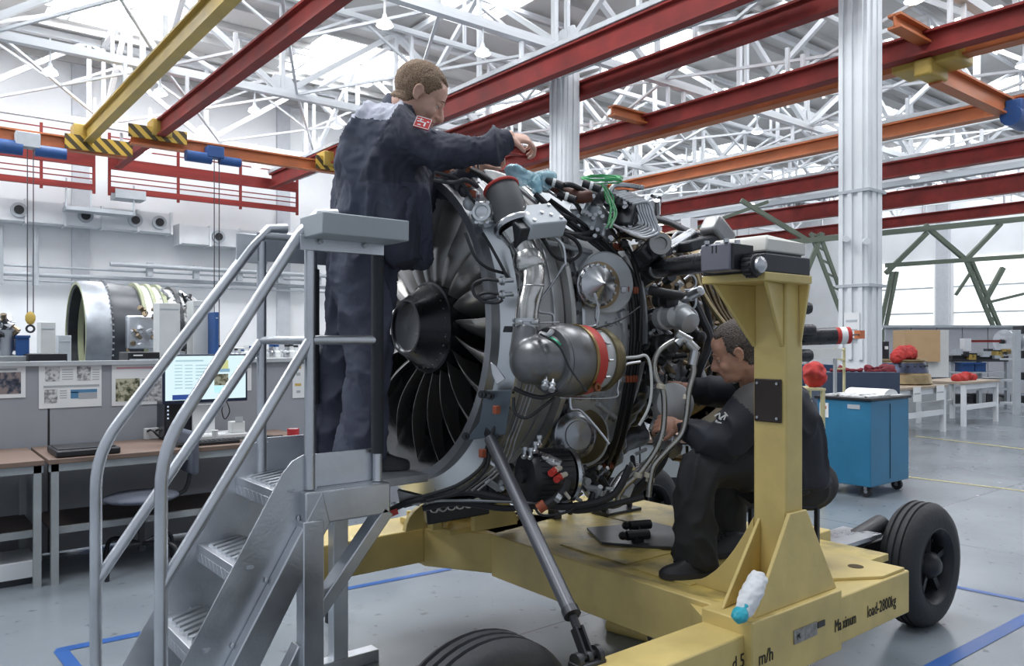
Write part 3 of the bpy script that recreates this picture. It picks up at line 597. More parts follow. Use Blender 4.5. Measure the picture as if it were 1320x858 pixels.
# ================================================================= ALUMINIUM STAIR PLATFORM
SP = empty('access_stairs', (1.1, 2.7, 0), 'aluminium mobile access stairs the standing man works from', 'stairs')
V0, V1 = 2.525, 2.965; ZP = .945; RR = .0195
U0, U1, U2 = 1.135, 1.396, 1.62
PAINT = ALU
def rail(name, pts, r=RR, m=ALU, sm=6): return MB().tube(pts, r, 16, smooth=sm).build(name, m, SP)
def arc(a, b, c, n=6, k=.12):
    a, b, c = V(a), V(b), V(c); p = b+(a-b).normalized()*k; q = b+(c-b).normalized()*k
    return [p.lerp(b, t).lerp(b.lerp(q, t), t) for t in [i/n for i in range(n+1)]]
for i, v in enumerate((V0, V1)):
    zt = 1.865; zl = 1.12; ul = .655 if i == 0 else .56; zll = 1.12 if i == 0 else 1.07
    P = [(U0, v, zt)]+[V((ul, v, zll+.0)), V((ul, v, 0.0))]
    pts = [V(P[0])]+arc(P[0], P[1], P[2])+[V(P[2])]
    top = [V((U0+.03, v, zt+.035)), V((U0-.03, v, zt-.02))]
    MB().tube([V((U0+.10, v, zt+.03)), V((U0+.03, v, zt+.022))]+pts[0:0]+[V((U0-.04, v, zt-.055))]+pts[1:], RR, 16).build('handrail', ALU, SP)
    # mid rail
    MB().tube([V((U0, v, 1.455)), V((ul+.0, v, .70 if i == 0 else .63))], RR*.95, 14).build('mid_rail', ALU, SP)
    MB().tube([V((U0, v, ZP)), V((U0, v, zt-.03))], RR*.95, 14).build('platform_post', ALU, SP)
MB().tube([(U0, V0, 1.455), (U1, V0, 1.455)], RR*.85, 14).build('guard_rail', ALU, SP); MB().tube([(U0, V1, 1.455), (U1+.2, V1, 1.455)], RR*.85, 14).build('guard_rail', ALU, SP)
MB().tube([(U0, V0, 1.455), (U0+.001, V1, 1.455)], RR*.75, 14).build('guard_rail', ALU, SP)
MB().tube([(U0, V1, 1.86), (U1-.05, V1, 1.86)], RR, 14).build('guard_rail', ALU, SP)
# posts with black foam
FOAM = mat('black_foam', (.025, .027, .032), .75, var=.2, bump=.3, bscale=200)
MB().tube([(U1, V0, ZP), (U1, V0, 1.83)], .017, 14).build('platform_post', ALU, SP); MB().tube([(U1, V0, 1.045), (U1, V0, 1.79)], .0225, 16).build('foam_sleeve', FOAM, SP)
MB().tube([(U1-.05, V1, ZP), (U1-.05, V1, 1.83)], .017, 14).build('platform_post', ALU, SP); MB().tube([(U1-.05, V1, 1.2), (U1-.05, V1, 1.74)], .026, 16).build('foam_sleeve', FOAM, SP)
MB().tube(arc((U1-.25, V1, 1.86), (U1-.05, V1, 1.86), (U1-.05, V1, 1.6)), RR, 14).build('rail_bend', ALU, SP)
# grey padded top boxes
GB = mat('grey_pad', (.33, .36, .38), .5, var=.05)
tp = MB().box2((1.105, 2.36, 1.80), (1.43, 2.54, 1.872)).build('top_shelf', GB, SP, bevel=.004)
yb('shelf_angle', (1.09, 2.50, 1.76), (1.41, 2.515, 1.81), ALU, .002, SP)
for x in (1.16, 1.33): MB().cyl((x, 2.50, 1.79), (x, 2.488, 1.79), .009, 8).build('bolt', STEEL, tp)
yb('gate_plate', (U0-.02, V1-.012, 1.76), (U0+.33, V1, 1.87), ALUD, .002, SP); yb('bracket', (U0-.10, V1-.01, 1.75), (U0+.02, V1+.0, 1.86), ALU, .002, SP)
# platform frame
yb('platform_floor', (U0-.03, V0+.01, ZP-.03), (U2, V1+.25, ZP), ALUD, .002, SP)
yb('platform_beam', (1.10, V0-.045, ZP-.115), (1.425, V0+.02, ZP-.003), ALU, .006, SP); yb('platform_beam', (1.10, V1+.2, ZP-.10), (1.60, V1+.25, ZP), ALU, .006, SP)
yb('platform_beam', (1.38, V0+.021, ZP-.113), (1.425, V1+.2, ZP-.01), ALU, .006, SP)
yb('toe_board', (U0-.0, V0+.022, ZP), (U1+.02, V0+.032, ZP+.115), ALU, .001, SP); yb('toe_board', (U0-.03, V1+.02, ZP), (U1+.1, V1+.03, ZP+.13), ALU, .001, SP)
# stringers
for v, o in ((V0, -1), (V1, 1)):
    dx, dz = .515, ZP-.0; s = MB()
    a = V((U0-.02, v, ZP)); b = V((U0-.02-.56, v, ZP-.945)); d = (b-a)
    up = V((-d.z, 0, d.x)).normalized(); up = -up if up.z < 0 else up
    # tube section (continues the platform beam) and the taller cheek plate above it
    lo = [a-up*.0+V((.045, 0, .0)), b+V((.045, 0, 0)), b+V((.16, 0, 0)), a+V((.075, 0, -.115))]
    y0 = v-.047 if o < 0 else v+.0
    MB().prism([V((q.x, y0, q.z)) for q in lo], (0, .052, 0)).build('stringer_tube', ALU, SP, bevel=.005)
    pk = [a+V((.05, 0, .0)), a+V((.05, 0, .115)), a+V((.0, 0, .118)), a+V((-.04, 0, .10)), a+V((-.075, 0, .06)), b+V((-.10, 0, .0)), b+V((.05, 0, 0))]
    MB().prism([V((q.x, v+(.006 if o < 0 else .0), q.z)) for q in pk], (0, .008, 0)).build('stringer_plate', ALU, SP, bevel=.001)
    for f in (.1, .3, .5, .7): q = a.lerp(b, f); MB().ball((q.x+.035, v-.002, q.z), (.006, .004, .01), 6).build('weld_bead', ALU, SP)
# treads
for k in range(4):
    z = ZP-.236*k-(.0 if k else .0); u = U0-.01-.14*k
    if k == 0: z -= 0.004
    tr = yb('tread', (u-.09, V0+.016, z-.03), (u+.09, V1, z), ALU, .002, SP)
    for j in range(9): yy = V0+.04+.045*j; MB().box((u-.0, yy, z+.004), (.15, .02, .009), Matrix.Rotation(.5, 3, 'Z')).build('grip_bar', ALU, tr)
    for j in range(10): yy = V0+.04+.042*j; MB().prism([(u-.091, yy, z-.06), (u-.091, yy+.02, z-.03), (u-.091, yy+.04, z-.06)], (.003, 0, 0)).build('nosing_tooth', ALU, tr) if j < 10 else None
    yb('tread_front', (u-.09, V0+.016, z-.065), (u-.086, V1, z-.03), ALU, .001, SP)
# legs and braces
yb('leg', (1.09, V0-.05, 0), (1.165, V0+.01, ZP-.10), ALU, .004, SP); yb('leg', (1.09, V1+.19, 0), (1.165, V1+.25, ZP-.10), ALU, .004, SP)
def sb(a, b, w=.06, h=.045): MB().bar(a, b, w, h, up=(0, 1, 0)).build('brace', ALU, SP, bevel=.004)
sb((1.42, V0-.01, .84), (1.13, V0-.01, .50), .045, .07); sb((1.13, V0-.01, .64), (.86, V0-.01, .10), .05, .05) if 0 else sb((1.10, V0, .42), (.86, V0, .0), .04, .06)
sb((1.58, V1+.22, .84), (1.13, V1+.22, .42), .045, .06); yb('base_rail', (.6, V0-.056, .0), (1.55, V0+.016, .055), ALU, .004, SP); yb('base_rail', (.6, V1+.184, .0), (1.75, V1+.256, .055), ALU, .004, SP)
yb('leg', (1.53, V1+.19, 0), (1.60, V1+.25, ZP-.1), ALU, .004, SP)
yb('foot_bracket', (1.165, V0-.1, .14), (1.29, V0-.03, .24), ALU, .004, SP); MB().cyl((1.28, V0-.09, .10), (1.28, V0-.09, .28), .008, 8).build('jack_screw', DARKM, SP); MB().bar((1.25, V0-.09, .20), (1.33, V0-.09, .20), .02).build('jack_lever', ALUD, SP)
p = PZ(430, 800, 0); MB().cyl(p, p+UP*.10, .045, 14).build('caster', BLACK, SP); MB().cyl(p+UP*.1, p+UP*.55, .012, 10).build('caster_stem', BLACK, SP)
# ================================================================= JET ENGINE
AY, AZ = 2.99, 1.513; AX = V((1, 0, 0)); EC = lambda u: V((u, AY, AZ))
EN = empty('jet_engine', (2.4, AY, .55), 'uncowled silver jet engine with exposed fan on the yellow stand', 'jet engine')
def EP(u, ang, r):  # ang: 0 = near side (-v), 90 = top, -90 = bottom
    a = radians(ang); return V((u, AY-cos(a)*r, AZ+sin(a)*r))
def ER(px, py, r):  # place where the sight line meets the radius-r cylinder about the engine axis
    d = ray(px, py); oy = -AY; oz = CZ-AZ; A_ = d.y**2+d.z**2; B_ = 2*(oy*d.y+oz*d.z); C_ = oy*oy+oz*oz-r*r; D = B_*B_-4*A_*C_
    if D < 0: t = -B_/(2*A_)
    else: t = (-B_-sqrt(D))/(2*A_)
    return O+d*t
def el(name, prof, m=CASE, seg=72, par=EN, cap=False, closed=True): return MB().lathe(prof, EC(0), AX, seg, cap=cap, closed=closed).build(name, m, par)
# inlet flange ring, fan case, intermediate frame
RINGM = mat('flange_aluminium', (.62, .64, .66), .32, .9, var=.08, nscale=3)
el('inlet_lip', [(1.76, .634), (1.762, .668), (1.80, .672), (1.98, .66), (1.98, .632)], mat('lip_metal', (.42, .43, .45), .35, .85, var=.12), 96)
fl = el('inlet_flange', [(1.785, .668), (1.80, .672), (1.835, .742), (1.865, .745), (1.88, .735), (1.87, .69), (1.86, .67)], RINGM, 96)
for k in range(72): a_ = k*5; p = EP(1.842, a_, .735); MB().cyl(p, p+EP(0, a_, 1)*0+(EP(1.842, a_, 1)-EC(1.842))*.009, .006, 6).build('bolt', DARKM, fl) if -75 < a_ < 92 or a_ > 285 else None
el('fan_case', [(1.86, .66), (1.865, .70), (1.92, .69), (1.95, .695), (2.0, .69), (2.11, .688), (2.115, .64)], mat('fan_case_grey', (.46, .46, .455), .36, .6, var=.2, nscale=3, bump=.05, bscale=20), 96)
for u, r, w in ((1.955, .70, .008), (2.05, .697, .006)): el('case_band', [(u, r-.01), (u, r), (u+w, r), (u+w, r-.01)], STEEL, 96)
el('side_panel_blue', [(1.868, .69), (1.87, .712), (1.905, .712), (1.91, .69)], mat('blue_grey_paint', (.10, .125, .15), .42, .3, var=.15), 96)
bf = el('bolt_flange', [(2.115, .68), (2.115, .728), (2.128, .732), (2.14, .728), (2.14, .68)], mat('flange_dull', (.50, .50, .49), .4, .85, var=.2), 96)
el('bolt_channel', [(2.14, .68), (2.14, .70), (2.185, .70), (2.185, .68)], CASE, 96)
for k in range(84):
    a_ = k*4.2857
    if a_ > 275 or a_ < 100: p = EP(2.163, a_, .698); MB().cyl(p, EP(2.163, a_, .713), .010, 6).build('bolt', DARKM, bf)
el('rear_flange', [(2.185, .68), (2.185, .715), (2.20, .715), (2.20, .68)], STEEL, 96)
el('intermediate_case', [(2.20, .64), (2.20, .70), (2.30, .705), (2.42, .70), (2.54, .695), (2.56, .70), (2.575, .69), (2.575, .60)], CASEL, 96)
for u in (2.43, 2.555): el('frame_rib', [(u, .69), (u, .722), (u+.012, .722), (u+.012, .69)], CASEL, 96)
el('bypass_wall', [(2.575, .69), (2.60, .60), (2.575, .50)], CASEL, 64)
# core, combustor, turbine
el('core_case', [(2.0, .20), (2.5, .34), (2.58, .38), (2.7, .40), (2.75, .36), (2.95, .34), (3.05, .40), (3.25, .44), (3.3, .40), (3.42, .44), (3.50, .52), (3.6, .52), (3.7, .50), (3.9, .42), (3.9, .3), (2.0, .15)], BRONZE, 64)
for u, r in ((2.72, .42), (2.98, .40), (3.07, .45), (3.27, .48), (3.31, .47), (3.42, .50), (3.52, .56), (3.62, .56), (3.74, .52)):
    q = el('turbine_flange', [(u, r-.05), (u, r), (u+.014, r), (u+.014, r-.05)], mat('dark_bronze', (.12, .095, .07), .4, .85, var=.35), 64)
    for k in range(24):
        a_ = -80+k*8; p = EP(u-.008, a_, r-.012); MB().cyl(p, EP(u+.024, a_, r-.012), .008, 6).build('bolt', BRONZE, q)
el('exhaust_case', [(3.52, .50), (3.52, .56), (3.66, .60), (3.80, .585), (3.80, .50)], BRONZE, 64)
# fan: disc, spinner, blades
FANM = mat('fan_blade_titanium', (.46, .44, .42), .32, .8, var=.15, nscale=3)
el('inner_barrel', [(1.98, .632), (2.12, .625), (2.12, .64), (1.98, .66)], mat('barrel_dark', (.16, .165, .17), .45, .5, var=.1), 72)
fan = MB().lathe([(1.90, .19), (1.905, .205), (2.02, .225), (2.1, .235), (2.1, .1)], EC(0), AX, 64).build('fan', mat('black_anodised', (.02, .021, .025), .25, .5, var=.2), EN)
spn = MB().lathe([(1.80, .01), (1.805, .10), (1.80, .108), (1.79, .114), (1.79, .124), (1.83, .150), (1.88, .182), (1.905, .197)], EC(0), AX, 56).build('spinner', MATS['black_anodised'], fan)
for k in range(28): a_ = k*2*pi/28; p = V((1.884, AY+cos(a_)*.181, AZ+sin(a_)*.181)); MB().ball(p, .0055, 6).build('spinner_bolt', STEEL, fan)
def blade(k, n=24):
    th0 = 2*pi*k/n; M = MB(); F_, B_ = [], []
    for i in range(13):
        f = i/12; r = .20+(.622-.20)*f; chord = .17+.06*f-.04*f*f; st = radians(18+30*f**.8); sweep = .10*sin(pi*min(f*1.0, 1))*(1-.6*f)-.06*f*f
        lean = .20*sin(pi*f*.9)-.10*f*f; row1, row2 = [], []
        for j in range(8):
            g = j/7-.5; ax_ = g*chord*cos(st)+2.0-.03*f-sweep*.35; tn = g*chord*sin(st)+.018*(1-(2*g)**2)*1.0; th = th0+tn/r*1.0+lean*.35
            w = .006*(1-(2*g)**2)**.5*(1-.5*f)+.0006
            for row, s in ((row1, 1), (row2, -1)): row.append(V((ax_+s*w*sin(st)*-1, AY+cos(th+s*w*cos(st)/r)*r, AZ+sin(th+s*w*cos(st)/r)*r)))
        F_.append(M.ring(row1)); B_.append(M.ring(row2))
    for X in (F_, B_):
        for a_, b_ in zip(X, X[1:]): M.skin(a_, b_, closed=False)
    for i in range(12): M.f.append([F_[i][0], F_[i+1][0], B_[i+1][0], B_[i][0]]); M.f.append([F_[i][7], F_[i+1][7], B_[i+1][7], B_[i][7]])
    M.f.append(F_[-1]+B_[-1][::-1]); return M
for k in range(20): blade(k, 20).build('fan_blade', FANM, fan, ang=70)
MB().lathe([(2.11, .62), (2.11, .2), (2.13, .2), (2.13, .62)], EC(0), AX, 48, closed=True, cap=False).build('rear_shroud', BLACK, EN)
for k in range(30):
    a_ = k*12; MB().bar(EP(2.10, a_, .24), EP(2.10, a_+8, .62), .004, .06).build('stator_vane', DARKM, EN)
# ---- bleed duct on the near side
STN = mat('stainless_duct', (.58, .57, .55), .22, 1, var=.22, nscale=12, bump=.1, bscale=30)
DUCT = mat('dark_titanium_duct', (.20, .20, .205), .36, .8, var=.2, nscale=8)
d0 = [ER(640, 232, .74), ER(655, 262, .78), ER(668, 290, .80)]
dk = MB().tube([PD(647, 246, 2.98), PD(655, 265, 2.95), PD(663, 290, 2.93)], [.066, .066, .066], 24, smooth=3).build('upper_duct', mat('charcoal_sleeve', (.075, .076, .08), .6, .2, var=.15), EN)
pa = PD(646, 243, 2.98); MB().torus(pa, PD(655, 265, 2.95)-pa, .066, .006, 32, 8).build('red_seal', REDS, dk)
pb = PD(663, 291, 2.93); ax_ = (PD(675, 320, 2.90)-pb).normalized()
cl = MB().lathe([(-.012, .064), (-.012, .078), (0, .082), (.012, .078), (.012, .064)], pb, ax_, 32, cap=False, closed=True).build('clamp_ring', STEEL, EN)
MB().tube([PD(664, 297, 2.93), PD(671, 312, 2.92)], [.062, .05], 24).build('cone_adapter', STN, EN)
MB().tube([PD(670, 308, 2.92), PD(680, 330, 2.90), PD(686, 350, 2.88), PD(685, 372, 2.85), PD(680, 395, 2.83), PD(678, 420, 2.81)], [.045, .045, .047, .044, .043, .043], 24, smooth=5).build('bleed_duct', STN, EN)
p1 = PD(678, 325, 2.90); p2 = PD(684, 345, 2.885)
MB().lathe([(-.03, .043), (-.025, .052), (0, .060), (.03, .060), (.04, .055), (.04, .043)], p1.lerp(p2, .5), (p2-p1), 28, cap=False, closed=True).build('bellows_joint', STN, EN)
for py in (368, 385): p = PD(686 if py < 370 else 683, py, 2.85); MB().torus(p, UP, .0445, .0022, 28, 6).build('weld_band', STEEL, EN)
pf = PD(678, 416, 2.81); fl2 = MB().lathe([(-.016, .04), (-.016, .049), (-.004, .05), (-.003, .044), (.003, .044), (.004, .05), (.016, .049), (.016, .04)], pf, UP, 32, cap=False, closed=True).build('v_band_clamp', STEEL, EN)
for s in (-1, 1): p = pf+RIGHT*.028*s-FWD*.045; MB().cyl(p-RIGHT*.01, p+RIGHT*.014, .007, 8).build('clamp_bolt', STEEL, fl2)
MB().cyl(pf+RIGHT*.045, pf+RIGHT*.12+UP*.002, .003, 6).build('clamp_tail', STEEL, fl2)
# valve body: elbow fused with drum
e0 = PD(678, 425, 2.80); e1 = PD(676, 455, 2.79); e2 = PD(690, 474, 2.80)
CV = V((0, 2.12, 1.382)); cx = lambda u: V((u, 2.12, 1.382))
me = fuse([MB().tube([PD(678, 422, 2.805), PD(676, 440, 2.79), PD(677, 455, 2.785)], [.046, .048, .06], 24, smooth=3), MB().ball(cx(1.785)+V((0, 0, -.0)), (.075, .085, .085), 24), MB().tube([cx(1.80), cx(1.88)], [.088, .098], 28)], .006, 5)
finish(me, 'valve_elbow', DUCT, EN)
def cyl_u(name, prof, m, seg=40, c=CV): return MB().lathe(prof, c, AX, seg, cap=True).build(name, m, EN)
cyl_u('valve_drum', [(1.86, .09), (1.865, .118), (1.875, .124), (1.885, .118), (1.90, .128), (1.93, .134), (1.955, .134), (1.96, .128), (1.985, .128), (1.985, .05)], DUCT)
cyl_u('gold_band', [(1.985, .11), (1.985, .132), (1.992, .134), (1.999, .131), (1.999, .1)], mat('gold_metal', (.34, .24, .11), .35, .9, var=.2))
cyl_u('red_band', [(1.999, .10), (1.999, .131), (2.04, .129), (2.045, .126), (2.045, .1)], REDS)
vr = cyl_u('valve_rear', [(2.045, .1), (2.05, .116), (2.10, .112), (2.10, .05)], CASEL)
cyl_u('valve_rear_ring', [(2.10, .1), (2.10, .122), (2.125, .122), (2.13, .11), (2.16, .105), (2.16, .02)], mat('olive_metal', (.16, .135, .08), .4, .8, var=.3))
for k in range(12): a_ = k*pi/6; p = cx(2.05)+V((0, cos(a_)*.122, sin(a_)*.122)); MB().cyl(p, p+V((.022, 0, 0)), .005, 6).build('bolt', STEEL, vr)
for (px, py) in ((776, 466), (768, 499)): p = PV(px, py, 2.02); MB().lathe([(0, .016), (.012, .016), (.012, .008), (.006, .006)], p, (0, -1, .1), 14).build('copper_boss', mat('copper_fitting', (.30, .13, .07), .35, .8, var=.2), EN)
for (px, py, dx) in ((702, 500, -6), (711, 503, 4)):
    p = PD(px, py, 2.68); q = PD(px+2, py-14, 2.72); MB().lathe([(0, .011), (.008, .014), (.012, .009), (.02, .009), (.024, .013), (.032, .013), (.036, .008), (.05, .008)], p, q-p, 12).build('hose_nut', STEEL, EN)
MB().tube([PD(706, 434, 2.73), PD(716, 440, 2.70), PD(722, 446, 2.69)], .008, 8, smooth=3).build('green_connector', mat('green_anodised', (.02, .22, .12), .35, .5), EN)
MB().tube([PD(697, 430, 2.74), PD(706, 432, 2.72), PD(712, 426, 2.73)], .010, 8, smooth=3).build('fitting', STEEL, EN)
# ---- round valves and discs on the case
def disc(name, px, py, r, depth, R, m, prof, boltn=0, dirv=(-.25, -1, .05)):
    p = ER(px, py, R); d = V(dirv).normalized(); o = MB().lathe([(a_*depth, b_*r) for a_, b_ in prof], p, d, 40).build(name, m, EN); F = frame(d)
    for k in range(boltn): a_ = 2*pi*k/boltn; q = p+F @ V((cos(a_)*r*.93, sin(a_)*r*.93, 0))+d*depth*.25; MB().cyl(q, q+d*.012, .006, 6).build('bolt', STEEL, o)
    return o
disc('accessory_pad', 778, 365, .13, .03, .715, CASEL, [(0, 1), (.8, 1), (1, .95), (1, .1)], 12)
disc('cone_cover', 767, 368, .088, .075, .75, STEEL, [(0, 1), (.15, 1), (.2, .93), (.35, .88), (.4, .8), (.9, .12), (1, .08), (1.1, .02)], 16)
disc('cover_ring', 770, 368, .096, .02, .735, BRONZE, [(0, 1), (1, 1), (1, .8)])
disc('gearbox_pad', 748, 562, .13, .03, .72, CASEL, [(0, 1), (.8, 1), (1, .95), (1, .1)], 12)
disc('bronze_ring', 746, 561, .115, .05, .73, MATS['olive_metal'], [(0, 1), (.9, 1), (1, .9), (1, .5)], 18)
dd = disc('round_cover', 738, 560, .098, .055, .77, mat('polished_cover', (.30, .31, .33), .25, .9, var=.12), [(0, 1), (.5, 1), (.55, .93), (.8, .80), (.85, .62), (.95, .6), (1, .1), (1.02, .02)], 0)
for a_ in (0.3, 2.3, 4.2, 5.5): pass
# lugs, small bosses on intermediate case
rnd = random.Random(3)
for i in range(34):
    a_ = rnd.uniform(-55, 75); u = rnd.uniform(2.22, 2.5); p = EP(u, a_, .70); n_ = (p-EC(u)).normalized()
    MB().lathe([(0, .016), (.012, .014), (.012, .009), (.028, .009), (.03, .004)], p, n_, 10).build('boss', rnd.choice([STEEL, CASEL, DARKM]), EN)
# ribbed web between pads
for (a_, b_, w) in [((762, 325), (700, 312), .02), ((800, 400), (812, 470), .03), ((800, 500), (790, 590), .03), ((806, 330), (818, 380), .025), ((770, 520), (800, 545), .02), ((735, 600), (760, 640), .02)]:
    MB().bar(ER(*a_, .71), ER(*b_, .71), w, .03, up=(0, -1, 0)).build('cast_rib', CASEL, EN, bevel=.006)
# actuator box at top (grey electronic box) and round regulator
bx = PD(695, 285, 2.93); R_ = frame((-.2, -.6, .75), (1, 0, 0))
ab = MB().box(bx, (.13, .16, .07), R_).build('actuator_box', GREY, EN, bevel=.006)
for i in range(8): MB().cyl(bx+R_ @ V((rnd.uniform(-.05, .05), rnd.uniform(-.06, .06), .035)), bx+R_ @ V((rnd.uniform(-.02, .02)*0+rnd.uniform(-.05, .05)*0, 0, .042)), .006, 8) if 0 else None
for i, (x, y) in enumerate(((-.045, -.06), (.045, -.06), (-.045, .06), (.045, .06), (0, 0), (.02, .03))): q = bx+R_ @ V((x, y, .035)); MB().cyl(q, q+R_ @ V((0, 0, .008)), .007, 8).build('screw', STEEL, ab)
MB().box(bx+R_ @ V((.0, -.09, -.03)), (.12, .06, .09), R_).build('connector_block', DARKM, EN, bevel=.005)
rg = PD(621, 273, 2.93); rdir = V((-.75, -.62, .1)).normalized()
ro = MB().lathe([(-.08, .035), (-.06, .045), (-.01, .045), (0, .036), (.006, .036), (.008, .026), (.0, .022), (-.004, .01)], rg, rdir, 24).build('regulator_valve', RINGM, EN)
for k in range(6): F = frame(rdir); q = rg+F @ V((cos(k*pi/3)*.042, sin(k*pi/3)*.042, -.05)); MB().cyl(q, q+rdir*.045, .008, 6).build('lug', RINGM, ro)
MB().box(rg+V((.06, .05, 0)), (.10, .06, .07)).build('valve_body', GREY, EN, bevel=.006)
# sensors with twin black looped hoses on the inlet flange
for (px, py) in ((658, 361), (658, 379)):
    p = PD(px, py, 2.86); MB().lathe([(0, .010), (.01, .012), (.012, .017), (.022, .017), (.024, .009), (.06, .009)], PD(px-16, py+1, 2.84), p-PD(px-16, py+1, 2.84), 12).build('probe_fitting', STEEL, EN)
HS = mat('black_hose', (.016, .017, .02), .5, var=.25)
def hose(pts, r, name='hose', m=HS, R=None, d=None, seg=8, sm=5, par=EN):
    q = [ER(p[0], p[1], p[2] if len(p) > 2 else R) for p in pts] if d is None else [PD(p[0], p[1], p[2] if len(p) > 2 else d) for p in pts]
    return MB().tube(q, r, seg, smooth=sm).build(name, m, par)
hose([(646, 362), (625, 360), (610, 367), (612, 380), (622, 385), (640, 382)], .0065, d=2.84); hose([(646, 379), (628, 377), (617, 381), (622, 388), (640, 390), (648, 386)], .0065, d=2.84)
# harness bundle over the top and down the side
bund = [(704, 262, .80), (722, 275, .80), (745, 292, .79), (770, 312, .77), (792, 332, .75), (808, 352, .75), (815, 378, .745), (819, 410, .74), (818, 450, .74), (812, 492, .74), (804, 535, .745), (795, 572, .75), (780, 610, .76), (762, 640, .76)]
for k, (dx, dr) in enumerate(((-5, 0), (-1, .012), (3, .0), (7, .010))):
    hose([(x+dx*(1 if y > 330 else .7), y-(dx*.7 if y < 330 else 0), r+dr) for x, y, r in bund], .0078, 'cable_bundle', seg=10)
hose([(700, 245, .80), (730, 250, .84), (760, 262, .82), (790, 300, .80), (812, 330, .77), (824, 365, .76), (826, 400, .76), (824, 440, .75)], .009, 'cable_bundle')
for (px, py, w) in ((814, 374, .05), (813, 488, .05), (783, 600, .05), (797, 318, .04)):
    p = ER(px, py, .75); F = frame((p-EC(p.x)).normalized(), AX)
    for s in (-1.6, -.5, .5, 1.4): MB().box(p+V((.018*s, 0, 0)), (.014, .028, .030)).build('orange_clamp', SEAL, EN, bevel=.004)
    MB().box(p+V((-.055, 0, 0)), (.03, .02, .028)).build('clamp_bracket', STEEL, EN, bevel=.003)
# looped hoses on top quarter
hose([(688, 300, .80), (700, 308, .82), (715, 330, .80), (735, 335, .76), (748, 325, .78), (742, 310, .80), (725, 300, .8)], .008)
hose([(712, 296, .80), (740, 302, .80), (762, 300, .80), (780, 290, .80), (800, 292, .78)], .012); hose([(710, 286, .82), (735, 300, .80), (760, 308, .8), (790, 300, .79)], .010)
hose([(690, 250, .84), (715, 272, .84), (740, 285, .8)], .012); hose([(718, 240, .86), (735, 238, .9), (752, 246, .88), (764, 256, .86)], .011)
hose([(722, 238, .87), (728, 252, .86), (742, 262, .84), (750, 275, .8)], .009); hose([(770, 262, .8), (790, 285, .8), (805, 310, .78), (825, 350, .74)], .010)
hose([(560, 232, .76), (585, 235, .80), (600, 232, .84), (615, 240, .80)], .009); hose([(560, 222, .80), (592, 232, .80), (608, 256, .76), (618, 266, .74)], .007); hose([(600, 300, .73), (612, 330, .72), (628, 345, .71), (650, 352, .71)], .006, d=None)
hose([(622, 300, .74), (634, 320, .72), (646, 342, .72), (655, 360, .72)], .006)
# handle tool sticking up and silver tube over the top
MB().tube([PD(604, 217, 3.10), PD(620, 225, 3.08), PD(640, 240, 3.05)], [.012, .014, .014], 12).build('black_sleeve_hose', HS, EN); MB().cyl(PD(602, 216, 3.1), PD(607, 219, 3.1), .016, 12).build('copper_end', MATS['copper_fitting'], EN)
MB().tube([PD(650, 232, 3.15), PD(672, 246, 3.10), PD(693, 262, 3.06)], .010, 10).build('silver_tube', STEEL, EN); MB().tube([PD(655, 222, 3.2), PD(690, 235, 3.15), PD(725, 258, 3.12)], .006, 8).build('silver_tube', STEEL, EN)
MB().tube([PD(706, 240, 3.2), PD(725, 245, 3.17), PD(745, 254, 3.15), PD(762, 252, 3.15)], .026, 12, smooth=4).build('brown_duct', mat('brown_silicone_duct', (.12, .045, .03), .5, var=.3), EN)
for k, (px, py) in enumerate(((704, 232), (752, 236), (720, 250))): MB().tube([PD(px, py, 3.1), PD(px+22, py+8, 3.08)], .016, 10).build('harness_branch', HS, EN); MB().cyl(PD(px+8, py+3, 3.09), PD(px+12, py+4, 3.09), .018, 10).build('white_sleeve', PAPER, EN)
# red clips & small clutter on the flange top
for (px, py) in ((566, 222), (575, 218), (603, 236), (609, 250), (640, 528), (622, 584)): MB().box(PD(px, py, 2.98 if py < 300 else 2.86), (.022, .022, .03)).build('red_clip', SEAL, EN, bevel=.003)
# green wire coil
GW = mat('green_wire', (.04, .30, .10), .5, var=.2); GW2 = mat('pale_green_wire', (.30, .52, .34), .5, var=.2)
for k in range(9):
    c = PD(775+rnd.uniform(-3, 3), 231+rnd.uniform(-3, 4), 3.22); pts = [c+RIGHT*.075*cos(t)*rnd.uniform(.9, 1.1)+UP*.018*sin(t)*rnd.uniform(.8, 1.3)+FWD*.05*sin(t) for t in [i*pi/6 for i in range(13)]]
    MB().tube(pts, .0028, 6, smooth=2).build('green_wire', GW, EN)
for k in range(7): MB().tube([PD(775+rnd.uniform(-6, 6), 236, 3.2), PD(782+rnd.uniform(-10, 10), 255, 3.18), PD(790+rnd.uniform(-6, 6), 275, 3.16), PD(786+rnd.uniform(-8, 8), 294, 3.14)], .003, 6, smooth=4).build('pale_wire', GW2 if k % 2 else GW, EN)
# valve block cluster top
for (px, py, s, m) in ((765, 286, (.10, .08, .10), GREY), (752, 268, (.08, .08, .07), ALUD), (775, 300, (.07, .07, .06), RINGM), (748, 292, (.05, .06, .09), RINGM), (770, 250, (.10, .06, .06), CASE), (800, 262, (.10, .1, .08), DARKM), (812, 285, (.14, .1, .1), DARKM)):
    q = MB().box(PD(px, py, 3.25), s, Matrix.Rotation(.4, 3, 'Y') @ Matrix.Rotation(.3, 3, 'Z')).build('valve_block', m, EN, bevel=.008)
    for j in range(5): p = PD(px+rnd.uniform(-14, 14), py+rnd.uniform(-14, 14), 3.19); MB().cyl(p, p-FWD*.02+UP*.004, .009, 8).build('block_plug', rnd.choice([STEEL, CASEL]), q)
